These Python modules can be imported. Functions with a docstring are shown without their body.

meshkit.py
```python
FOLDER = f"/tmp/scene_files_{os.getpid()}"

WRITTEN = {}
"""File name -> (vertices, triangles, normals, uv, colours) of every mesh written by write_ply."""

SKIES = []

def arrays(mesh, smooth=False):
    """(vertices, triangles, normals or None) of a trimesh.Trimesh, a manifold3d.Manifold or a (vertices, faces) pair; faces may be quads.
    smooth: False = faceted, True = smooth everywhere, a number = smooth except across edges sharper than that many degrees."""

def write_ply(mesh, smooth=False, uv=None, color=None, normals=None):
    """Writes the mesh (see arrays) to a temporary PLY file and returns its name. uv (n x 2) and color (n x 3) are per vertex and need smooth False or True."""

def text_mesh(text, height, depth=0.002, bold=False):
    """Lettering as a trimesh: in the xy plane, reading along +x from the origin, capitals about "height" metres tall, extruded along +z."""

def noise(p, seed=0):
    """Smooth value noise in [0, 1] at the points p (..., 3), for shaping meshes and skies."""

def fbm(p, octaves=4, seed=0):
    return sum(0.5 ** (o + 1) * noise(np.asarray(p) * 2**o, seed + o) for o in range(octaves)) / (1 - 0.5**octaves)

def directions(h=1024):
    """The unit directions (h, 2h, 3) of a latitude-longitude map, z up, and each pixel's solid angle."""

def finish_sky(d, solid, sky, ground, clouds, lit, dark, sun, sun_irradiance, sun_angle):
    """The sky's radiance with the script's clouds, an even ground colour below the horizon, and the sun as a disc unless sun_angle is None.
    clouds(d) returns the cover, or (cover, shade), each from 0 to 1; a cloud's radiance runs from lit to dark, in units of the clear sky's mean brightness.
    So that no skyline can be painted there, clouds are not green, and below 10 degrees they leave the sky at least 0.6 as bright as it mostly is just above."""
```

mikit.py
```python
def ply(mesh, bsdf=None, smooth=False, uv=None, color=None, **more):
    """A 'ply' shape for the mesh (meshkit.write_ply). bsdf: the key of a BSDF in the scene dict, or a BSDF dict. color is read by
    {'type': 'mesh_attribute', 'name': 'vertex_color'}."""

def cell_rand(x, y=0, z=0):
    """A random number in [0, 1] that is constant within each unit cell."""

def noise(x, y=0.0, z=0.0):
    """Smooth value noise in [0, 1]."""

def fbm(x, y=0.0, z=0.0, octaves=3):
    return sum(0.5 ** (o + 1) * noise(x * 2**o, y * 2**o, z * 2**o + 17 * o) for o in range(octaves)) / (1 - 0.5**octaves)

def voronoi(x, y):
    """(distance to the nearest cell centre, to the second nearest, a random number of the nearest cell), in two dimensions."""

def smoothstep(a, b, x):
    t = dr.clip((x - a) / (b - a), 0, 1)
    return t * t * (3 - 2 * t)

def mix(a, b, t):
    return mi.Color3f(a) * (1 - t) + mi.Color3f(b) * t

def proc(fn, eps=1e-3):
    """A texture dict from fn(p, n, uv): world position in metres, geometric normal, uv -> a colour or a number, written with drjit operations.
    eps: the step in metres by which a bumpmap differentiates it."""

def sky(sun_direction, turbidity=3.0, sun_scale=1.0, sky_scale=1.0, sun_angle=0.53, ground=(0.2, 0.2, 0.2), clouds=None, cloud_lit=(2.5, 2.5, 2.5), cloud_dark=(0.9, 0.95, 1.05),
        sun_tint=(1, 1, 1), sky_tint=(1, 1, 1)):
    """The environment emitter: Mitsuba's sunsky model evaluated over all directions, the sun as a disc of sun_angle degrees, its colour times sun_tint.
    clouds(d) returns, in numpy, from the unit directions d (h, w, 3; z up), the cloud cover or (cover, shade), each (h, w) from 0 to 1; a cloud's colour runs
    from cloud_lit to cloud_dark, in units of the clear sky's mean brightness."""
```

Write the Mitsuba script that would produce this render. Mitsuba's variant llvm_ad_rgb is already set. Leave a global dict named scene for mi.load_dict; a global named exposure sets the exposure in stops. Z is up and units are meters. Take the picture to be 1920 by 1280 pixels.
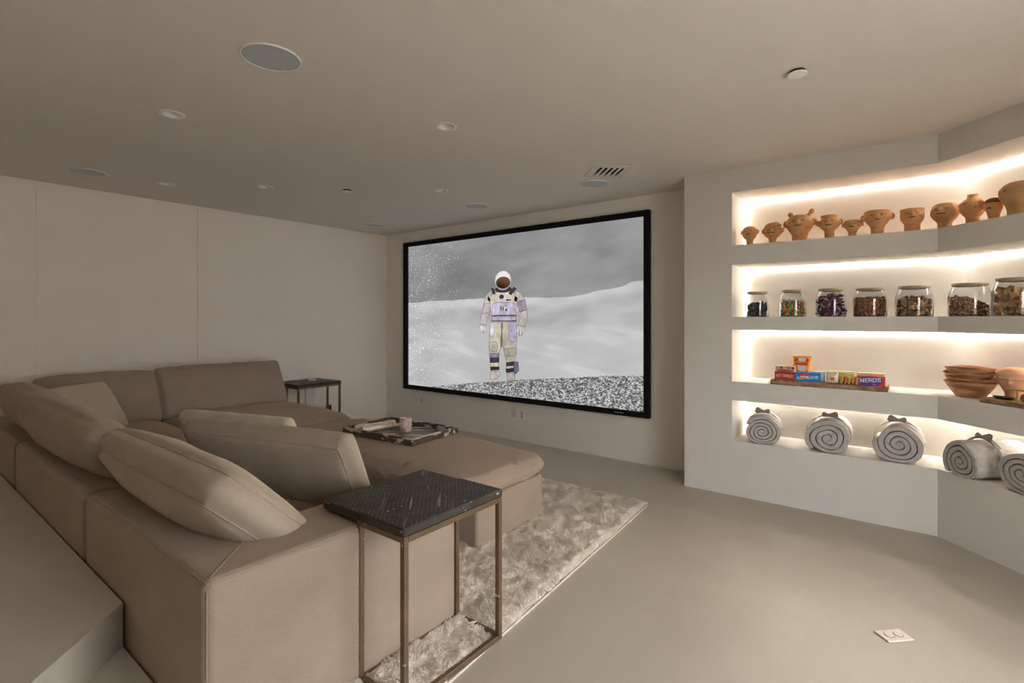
import math
import random
import numpy as np
import trimesh
import shapely
from shapely.geometry import Polygon, LineString, Point
import manifold3d as m3
import drjit as dr
import mitsuba as mi
import mikit
import meshkit

T = mi.ScalarTransform4f
rng = np.random.default_rng(7)
random.seed(7)

# ------------------------------------------------------------------ camera, light, exposure
scene, labels = {}, {}
YAW = math.atan2(0.6163, 0.7875)
FWD = (-math.sin(YAW), math.cos(YAW), 0.0)
EYE = (0.0, 0.0, 1.34)
scene['camera'] = {
    'type': 'perspective', 'fov': 2 * math.degrees(math.atan(960 / 968.0)), 'fov_axis': 'x', 'near_clip': 0.02,
    'principal_point_offset_x': 0.0, 'principal_point_offset_y': 42 / 1280.0,
    'to_world': T().look_at(origin=list(EYE), target=[EYE[0] + FWD[0], EYE[1] + FWD[1], EYE[2]], up=[0, 0, 1])}
exposure = 0.22
SKY, STRIP, STRIP_SIDE, SCREEN_GAIN = 76.0, (86.0, 75.7, 65.8), (28.0, 24.7, 21.4), 0.84
scene['sky'] = mikit.sky((0.2, 0.9, 0.6), turbidity=4.0, sun_scale=0.0, sky_scale=SKY, ground=(0.4, 0.38, 0.35),
                         clouds=lambda d: 0.9 + 0 * d[..., 2], cloud_lit=(1.17, 1.17, 1.16), cloud_dark=(1.0, 1.0, 1.0))

# ------------------------------------------------------------------ helpers
USED = {}


def numbered(key):
    n = USED.get(key, 0)
    USED[key] = n + 1
    return key if n == 0 else f'{key}_{n:03d}'


def mat(name, d):
    scene[name] = d
    return name


def tag(key, label=None, cat=None, group=None, kind=None):
    e = labels.setdefault(key, {})
    for k, v in (('label', label), ('category', cat), ('group', group), ('kind', kind)):
        if v:
            e[k] = v
    return key


def thing(name, label=None, cat=None, group=None, kind=None):
    return tag(numbered(name), label, cat, group, kind)


def put(name, mesh, bsdf, parent=None, smooth=False, label=None, kind=None, **more):
    key = numbered(f'{parent}__{name}' if parent else name)
    scene[key] = mikit.ply(mesh, bsdf, smooth=smooth, **more)
    if label or kind:
        tag(key, label, kind=kind)
    return key


def solo(name, mesh, bsdf, label, cat, group=None, smooth=False, **more):
    key = put(name, mesh, bsdf, None, smooth, **more)
    return tag(key, label, cat, group)


def cat_mesh(ms):
    return trimesh.util.concatenate([to_tm(m) for m in ms])


def to_tm(m):
    if hasattr(m, 'to_mesh'):
        k = m.to_mesh()
        return trimesh.Trimesh(k.vert_properties[:, :3], k.tri_verts, process=False)
    return m


def box(x0, x1, y0, y1, z0, z1):
    b = trimesh.creation.box((x1 - x0, y1 - y0, z1 - z0))
    b.apply_translation(((x0 + x1) / 2, (y0 + y1) / 2, (z0 + z1) / 2))
    return b


def rbox(x0, x1, y0, y1, z0, z1, r=0.03, seg=16):
    s = m3.Manifold.sphere(r, seg)
    pts = [s.translate((x, y, z)) for x in (x0 + r, x1 - r) for y in (y0 + r, y1 - r) for z in (z0 + r, z1 - r)]
    return m3.Manifold.batch_hull(pts)


def bevel_box(x0, x1, y0, y1, z0, z1, b=0.004):
    pts = []
    for sx in (0, 1):
        for sy in (0, 1):
            for sz in (0, 1):
                c = np.array([(x0, x1)[sx], (y0, y1)[sy], (z0, z1)[sz]], float)
                d = np.array([1 - 2 * sx, 1 - 2 * sy, 1 - 2 * sz]) * b
                for k in range(3):
                    e = d.copy()
                    e[k] = 0
                    pts.append(c + e)
    return to_tm(m3.Manifold.hull_points(np.array(pts)))


def lathe(profile, n=32):
    return trimesh.creation.revolve(np.array(profile, float), sections=n)


def extrude(poly, h):
    if hasattr(poly, 'geoms'):
        return trimesh.util.concatenate([trimesh.creation.extrude_polygon(g, h, engine='earcut') for g in poly.geoms])
    return trimesh.creation.extrude_polygon(poly, h, engine='earcut')


def tube(pts, r, sides=8, closed=False):
    p = np.asarray(pts, float)
    n = len(p)
    t = (np.roll(p, -1, 0) - np.roll(p, 1, 0)) if closed else np.gradient(p, axis=0)
    t /= np.linalg.norm(t, axis=1, keepdims=True) + 1e-12
    a = np.cross(t, np.where(np.abs(t[:, 2:]) < 0.9, [0, 0, 1.0], [1.0, 0, 0]))
    a /= np.linalg.norm(a, axis=1, keepdims=True) + 1e-12
    b = np.cross(t, a)
    ang = np.arange(sides) * 2 * np.pi / sides
    rr = np.broadcast_to(r, (n,))
    v = p[:, None] + rr[:, None, None] * (np.cos(ang)[None, :, None] * a[:, None] + np.sin(ang)[None, :, None] * b[:, None])
    f = []
    for i in range(n if closed else n - 1):
        j = (i + 1) % n
        for k in range(sides):
            l = (k + 1) % sides
            f += [[i * sides + k, j * sides + l, i * sides + l], [i * sides + k, j * sides + k, j * sides + l]]
    m = trimesh.Trimesh(v.reshape(-1, 3), f, process=False)
    if not closed:
        caps = []
        for i in (0, n - 1):
            c = m.vertices[i * sides:(i + 1) * sides]
            caps.append(trimesh.convex.convex_hull(np.vstack([c, [p[i] + t[i] * (1e-4 if i else -1e-4)]])))
        m = trimesh.util.concatenate([m] + caps)
    return m


def frame_of(yaw, tilt):
    """width, height and front axes of a cushion that faces yaw (degrees from +x) and leans back by tilt."""
    f = np.array([math.cos(math.radians(yaw)), math.sin(math.radians(yaw)), 0.0])
    z = np.array([0, 0, 1.0])
    t = math.radians(tilt)
    V, W = -math.sin(t) * f + math.cos(t) * z, math.cos(t) * f + math.sin(t) * z
    return np.cross(V, W), V, W


def place(mesh, origin, U, V, W):
    M = np.eye(4)
    M[:3, 0], M[:3, 1], M[:3, 2], M[:3, 3] = U, V, W, origin
    m = mesh.copy()
    m.apply_transform(M)
    return m


def rotz(mesh, deg, at=(0, 0, 0)):
    m = mesh.copy()
    m.apply_transform(trimesh.transformations.rotation_matrix(math.radians(deg), [0, 0, 1]))
    m.apply_translation(at)
    return m


# ------------------------------------------------------------------ materials
N, F = mikit.noise, mikit.fbm


def plaster(base, amount=0.05, scale=1.3):
    def fn(p, n, uv):
        q = F(p.x * scale, p.y * scale, p.z * scale) * 0.7 + F(p.x * scale * 6, p.y * scale * 6, p.z * scale * 6) * 0.3
        return mi.Color3f(*base) * (1 - amount + 2 * amount * q)
    return {'type': 'twosided', 'bsdf': {'type': 'diffuse', 'reflectance': mikit.proc(fn)}}


mat('m_wall', plaster((0.83, 0.79, 0.735), 0.025))
mat('m_panel', plaster((0.90, 0.85, 0.79), 0.02, 0.9))
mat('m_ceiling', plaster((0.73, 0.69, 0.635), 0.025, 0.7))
mat('m_niche', plaster((0.64, 0.615, 0.57), 0.025))


def floor_fn(p, n, uv):
    q = F(p.x * 0.9, p.y * 0.9, 3.0) * 0.6 + F(p.x * 5, p.y * 5, 7.0) * 0.4
    return mikit.mix((0.355, 0.315, 0.258), (0.415, 0.372, 0.31), q)


mat('m_floor', {'type': 'principled', 'base_color': mikit.proc(floor_fn), 'roughness': 0.42, 'specular': 0.3})


def step_fn(p, n, uv):
    return mikit.mix((0.45, 0.405, 0.335), (0.51, 0.465, 0.39), F(p.x * 2, p.y * 2, p.z * 2))


mat('m_step', {'type': 'principled', 'base_color': mikit.proc(step_fn), 'roughness': 0.6, 'specular': 0.2})


def fabric(c0, c1):
    def fn(p, n, uv):
        q = F(p.x * 7, p.y * 7, p.z * 7) * 0.6 + N(p.x * 330, p.y * 330, p.z * 330) * 0.4
        return mikit.mix(c0, c1, q)
    return {'type': 'twosided', 'bsdf': {'type': 'principled', 'base_color': mikit.proc(fn), 'roughness': 0.95, 'specular': 0.1, 'sheen': 0.3, 'sheen_tint': 0.6}}


mat('m_linen', fabric((0.235, 0.183, 0.140), (0.310, 0.247, 0.195)))
mat('m_linen_pale', fabric((0.275, 0.224, 0.174), (0.36, 0.302, 0.240)))
mat('m_pillow', fabric((0.37, 0.305, 0.235), (0.46, 0.39, 0.31)))
mat('m_cream', fabric((0.43, 0.385, 0.29), (0.54, 0.49, 0.385)))
mat('m_seam', {'type': 'twosided', 'bsdf': {'type': 'diffuse', 'reflectance': {'type': 'rgb', 'value': (0.19, 0.15, 0.115)}}})


def bronze_fn(p, n, uv):
    q = F(p.x * 18, p.y * 18, p.z * 9)
    w = mikit.smoothstep(0.88, 0.91, N(p.x * 95, p.y * 95, p.z * 45))
    return mikit.mix(mikit.mix((0.095, 0.062, 0.038), (0.20, 0.135, 0.085), q), (0.52, 0.47, 0.40), w * 0.75)


mat('m_bronze', {'type': 'principled', 'base_color': mikit.proc(bronze_fn), 'roughness': 0.42, 'metallic': 0.55, 'specular': 0.5})


def top_fn(p, n, uv):
    c = 0.70711
    a, b = p.x * c + p.y * c, -p.x * c + p.y * c
    base = mikit.mix((0.016, 0.0135, 0.011), (0.046, 0.039, 0.032), F(p.x * 16, p.y * 16, p.z * 16))
    row = dr.floor(a * 62)
    dash = N(b * 75 + row * 17.3, row * 3.1, 1.0)
    line = mikit.smoothstep(0.36, 0.44, dr.abs(a * 62 - row - 0.5)) * mikit.smoothstep(0.50, 0.62, dash)
    line2 = mikit.smoothstep(0.84, 0.90, N(a * 170, b * 5 + 31, 3)) * mikit.smoothstep(0.55, 0.7, N(a * 9, b * 12, 9))
    chip = mikit.smoothstep(0.865, 0.89, N(p.x * 80, p.y * 80, p.z * 80)) * mikit.smoothstep(0.52, 0.7, N(p.x * 9, p.y * 9, 2))
    c1 = mikit.mix(base, (0.26, 0.235, 0.205), dr.maximum(line * 0.30, line2 * 0.6) * dr.select(n.z > 0.9, 1.0, 0.0))
    return mikit.mix(c1, (0.55, 0.52, 0.47), chip)


mat('m_table_top', {'type': 'principled', 'base_color': mikit.proc(top_fn), 'roughness': 0.5, 'specular': 0.35})


def tray_fn(p, n, uv):
    w = F(p.x * 6, p.y * 6, p.z * 6)
    b = p.y * 15 - p.x * 13 + w * 4.0
    q = F(b * 1.5, (p.x + p.y) * 3, p.z * 34)
    dark = mikit.mix((0.022, 0.016, 0.012), (0.10, 0.072, 0.052), F(p.x * 30, p.y * 60, p.z * 60))
    return mikit.mix(dark, (0.44, 0.385, 0.33), mikit.smoothstep(0.52, 0.60, q))


mat('m_tray', {'type': 'principled', 'base_color': mikit.proc(tray_fn), 'roughness': 0.35, 'specular': 0.5})


def rug_mat():
    return {'type': 'twosided', 'bsdf': {'type': 'diffuse', 'reflectance': {'type': 'mesh_attribute', 'name': 'vertex_color'}}}


mat('m_vertex', rug_mat())
mat('m_pile', {'type': 'principledthin', 'base_color': {'type': 'mesh_attribute', 'name': 'vertex_color'}, 'roughness': 0.8, 'diff_trans': 0.9})
plain = {}


def flat(rgb, rough=0.6, metallic=0.0, spec=0.5):
    key = 'm_plain_%d' % len(plain)
    k = (tuple(rgb), rough, metallic, spec)
    if k not in plain:
        plain[k] = mat(key, {'type': 'twosided', 'bsdf': {'type': 'principled', 'base_color': {'type': 'rgb', 'value': tuple(float(x) for x in rgb)}, 'roughness': rough, 'metallic': metallic, 'specular': spec}})
    return plain[k]


WHITE = flat((0.84, 0.82, 0.79), 0.45)
GRILLE = flat((0.44, 0.46, 0.475), 0.8, 0, 0.2)
BLACK = flat((0.004, 0.004, 0.004), 0.7, 0, 0.2)
DARK = flat((0.02, 0.02, 0.02), 0.6)
mat('m_glass', {'type': 'dielectric', 'int_ior': 1.5})


def clay_fn(p, n, uv):
    q = F(p.x * 14, p.y * 14, p.z * 20)
    s = mikit.smoothstep(0.62, 0.72, F(p.x * 40 + 5, p.y * 40, p.z * 60))
    return mikit.mix(mikit.mix((0.50, 0.255, 0.115), (0.66, 0.375, 0.185), q), (0.32, 0.155, 0.075), s * 0.5)


mat('m_clay', {'type': 'diffuse', 'reflectance': mikit.proc(clay_fn)})


def clay2_fn(p, n, uv):
    q = F(p.x * 12, p.y * 12, p.z * 26)
    return mikit.mix((0.36, 0.20, 0.10), (0.56, 0.35, 0.19), q)


mat('m_clay_brown', {'type': 'diffuse', 'reflectance': mikit.proc(clay2_fn)})
mat('m_clay_dark', flat((0.17, 0.075, 0.038), 0.8) and {'type': 'diffuse', 'reflectance': {'type': 'rgb', 'value': (0.17, 0.075, 0.038)}})


def wood(c0, c1, sx, sy, sz):
    def fn(p, n, uv):
        g = F(p.x * sx, p.y * sy, p.z * sz)
        return mikit.mix(c0, c1, mikit.smoothstep(0.3, 0.7, g))
    return {'type': 'principled', 'base_color': mikit.proc(fn), 'roughness': 0.55, 'specular': 0.3}


mat('m_board', wood((0.15, 0.085, 0.05), (0.33, 0.21, 0.13), 26, 26, 60))
mat('m_bowl', wood((0.22, 0.095, 0.045), (0.47, 0.25, 0.125), 9, 9, 60))
mat('m_lid', wood((0.30, 0.21, 0.135), (0.42, 0.31, 0.205), 12, 12, 80))


def towel_fn(p, n, uv):
    return mikit.mix((0.36, 0.34, 0.32), (0.54, 0.515, 0.485), F(p.x * 60, p.y * 60, p.z * 60))


mat('m_towel', {'type': 'twosided', 'bsdf': {'type': 'bumpmap', 'arbitrary': mikit.proc(lambda p, n, uv: F(p.x * 160, p.y * 160, p.z * 160), eps=0.001), 'scale': 0.006,
                'bsdf': {'type': 'diffuse', 'reflectance': mikit.proc(towel_fn)}}})

# ------------------------------------------------------------------ the room
H = 2.48
XL, YS, YN, XN = -5.71, 4.504, 4.125, -1.467
put('floor', box(XL - 0.1, 2.0, -3.4, 4.9, -0.1, 0.0), 'm_floor')
tag('floor', 'smooth beige micro-cement floor', kind='structure')

SPEAKERS = [(-2.212, 1.124), (-5.053, 1.122), (-2.133, 3.847), (-3.492, 3.877), (-5.18, 3.908)]
DOWNLIGHTS = [(-3.263, 1.096), (-2.192, 2.166), (-4.984, 1.638), (-4.418, 2.192), (-3.317, 3.218)]
VENT = (-1.871, 3.598)
slab = Polygon([(XL - 0.1, -3.4), (2.0, -3.4), (2.0, 4.9), (XL - 0.1, 4.9)])
for x, y in DOWNLIGHTS:
    slab = slab.difference(Point(x, y).buffer(0.052, 24))
vent_hole = shapely.affinity.translate(shapely.affinity.rotate(shapely.box(-0.108, -0.115, 0.108, 0.115), -45), *VENT)
slab = slab.difference(vent_hole)
ceil = extrude(slab, 0.12)
ceil.apply_translation((0, 0, H))
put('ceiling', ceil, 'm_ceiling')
tag('ceiling', 'plain beige plastered ceiling', kind='structure')

put('wall_left', box(XL - 0.12, XL - 0.012, -3.4, 4.9, 0.0, H), 'm_wall')
tag('wall_left', 'off-white wall of tall flush panels', kind='structure')
JOINTS = [-3.3, -1.488, -0.277, 0.934, 2.145, YS + 0.05]
for i in range(5):
    dx = (0.0, 0.0, 0.006, 0.0, 0.004)[i]
    put('panel', bevel_box(XL - 0.013, XL + dx, JOINTS[i] + 0.0008, JOINTS[i + 1] - 0.0008, 0.0, H - 0.001, 0.0015), 'm_panel', 'wall_left')
put('wall_screen', box(XL - 0.1, XN + 0.02, YS, YS + 0.12, 0.0, H), 'm_wall')
tag('wall_screen', 'plain off-white wall behind the screen', kind='structure')

plan = [(XN, 4.9), (XN, YN), (0.105, YN), (1.42, 2.81), (1.9, 2.81), (1.9, 4.9)]
body = m3.CrossSection([np.array(plan[::-1])]).extrude(H)
if body.volume() <= 0:
    body = m3.CrossSection([np.array(plan)]).extrude(H)
nich = [(-1.103, 3.9), (0.02, 3.9), (0.75, 3.2), (1.152, 3.616), (0.262, YS), (-1.103, YS)]
NZ = [(1.899, 2.301), (1.356, 1.7535), (0.866, 1.259), (0.416, 0.724)]
for z0, z1 in NZ:
    c = m3.CrossSection([np.array(nich)])
    if c.area() <= 0:
        c = m3.CrossSection([np.array(nich[::-1])])
    body = body - c.extrude(z1 - z0).translate((0, 0, z0))
put('wall_niche', to_tm(body), 'm_niche')
tag('wall_niche', 'off-white plaster wall with four lit display niches and an angled bend', kind='structure')
DY0, DY1, DZ = 0.4, 2.2, 2.02
wr_ = [box(1.42, 1.54, -3.4, DY0, 0, H), box(1.42, 1.54, DY1, 2.9, 0, H), box(1.42, 1.54, DY0, DY1, DZ, H)]
put('wall_right', cat_mesh(wr_), 'm_wall')
tag('wall_right', 'plain off-white wall with an open doorway', kind='structure')
put('wall_behind', box(XL - 0.1, 1.54, -3.4, -3.2, 0, H), 'm_wall')
tag('wall_behind', 'plain off-white wall', kind='structure')
put('door_1', cat_mesh([box(1.40, 1.56, DY0, DY0 + 0.04, 0, DZ), box(1.40, 1.56, DY1 - 0.04, DY1, 0, DZ), box(1.40, 1.56, DY0, DY1, DZ - 0.04, DZ)]), WHITE)
tag('door_1', 'white frame of an open doorway', kind='structure')

st = thing('stairs', 'low beige micro-cement steps behind the sofa', kind='structure')
P2 = Polygon([(XL, 0.612), (-2.29, 0.612), (-0.29, -1.4), (-0.29, -2.6), (XL, -2.6)])
P1 = Polygon([(XL, 0.612), (-1.87, 0.612), (-0.07, -1.2), (-0.07, -2.6), (XL, -2.6)])
m = extrude(P1, 0.14)
put('tread', m, 'm_step', st)
m = extrude(P2, 0.16)
m.apply_translation((0, 0, 0.14))
put('tread', m, 'm_step', st)

put('wall_stair', box(XL - 0.1, -1.45, -0.95, -0.83, 0.30, H), 'm_wall')
tag('wall_stair', 'plain off-white wall beside the steps', kind='structure')
# LED strips of the niches: a bar along the back top edge and a weaker one down the left back corner
C45 = math.cos(math.pi / 4)
BACKTOP = [(-1.08, YS), (0.262, YS), (1.14, YS - 0.878)]
LED_NAMES = ['top niche with the clay head pots', 'niche with the candy jars', 'niche with the candy board', 'bottom niche with the rolled blankets']
mat('m_led', {'type': 'diffuse', 'reflectance': {'type': 'rgb', 'value': (0.8, 0.8, 0.8)}})
for i, (z0, z1) in enumerate(NZ):
    led = thing('led_strip', 'warm light strip in the ' + LED_NAMES[i], 'light strip')
    # a corner profile: its diffuser faces the room at 45 degrees
    e0, e1 = [], []
    for (x_, y_), nrm in zip(BACKTOP, [(0, 1), (0.3827, 0.9239), (C45, C45)]):
        k_ = 1.0 / (nrm[1] if nrm[0] == 0 else (0.9239 if nrm[1] > 0.8 else 1.0))
        e0.append((x_ - nrm[0] * 0.014 * k_, y_ - nrm[1] * 0.014 * k_, z1 - 0.0015))
        e1.append((x_ - nrm[0] * 0.001 * k_, y_ - nrm[1] * 0.001 * k_, z1 - 0.0145))
    v_ = np.array(e0 + e1)
    put('diffuser', (v_, np.array([[0, 3, 4], [0, 4, 1], [1, 4, 5], [1, 5, 2]])), 'm_led', led, emitter={'type': 'area', 'radiance': {'type': 'rgb', 'value': STRIP}})
    back = np.array([(p_[0] + (q_[0] - p_[0]) * 0.92, p_[1] + (q_[1] - p_[1]) * 0.92, z1 - 0.002) for p_, q_ in zip(e0, e1)])
    hv = np.vstack([v_ + np.array([0, 0, 0.0006]), back])
    put('profile', trimesh.Trimesh(hv, [[0, 6, 7], [0, 7, 1], [1, 7, 8], [1, 8, 2], [3, 4, 7], [3, 7, 6], [4, 5, 8], [4, 8, 7]], process=False), WHITE, led)
    put('corner_diffuser', box(-1.100, -1.092, YS - 0.012, YS - 0.002, z0 + 0.01, z1 - 0.02), 'm_led', led,
        emitter={'type': 'area', 'radiance': {'type': 'rgb', 'value': STRIP_SIDE}})

# ------------------------------------------------------------------ screen
scr = thing('projection_screen', 'large wide cinema screen in a black frame showing a walking astronaut', 'projection screen')
SX0, SX1, SZ0, SZ1 = -5.31, -1.908, 0.432, 2.337
PX0, PX1, PZ0, PZ1 = -5.23, -1.965, 0.485, 2.283
put('frame_bar', bevel_box(SX0, SX1, YS - 0.045, YS, SZ0, PZ0, 0.004), BLACK, scr)
put('frame_bar', bevel_box(SX0, SX1, YS - 0.045, YS, PZ1, SZ1, 0.004), BLACK, scr)
put('frame_bar', bevel_box(SX0, PX0, YS - 0.045, YS, PZ0, PZ1, 0.004), BLACK, scr)
put('frame_bar', bevel_box(PX1, SX1, YS - 0.045, YS, PZ0, PZ1, 0.004), BLACK, scr)
put('badge', box(-2.26, -2.16, YS - 0.0465, YS - 0.044, 0.455, 0.463), flat((0.25, 0.25, 0.25), 0.4), scr)

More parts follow.
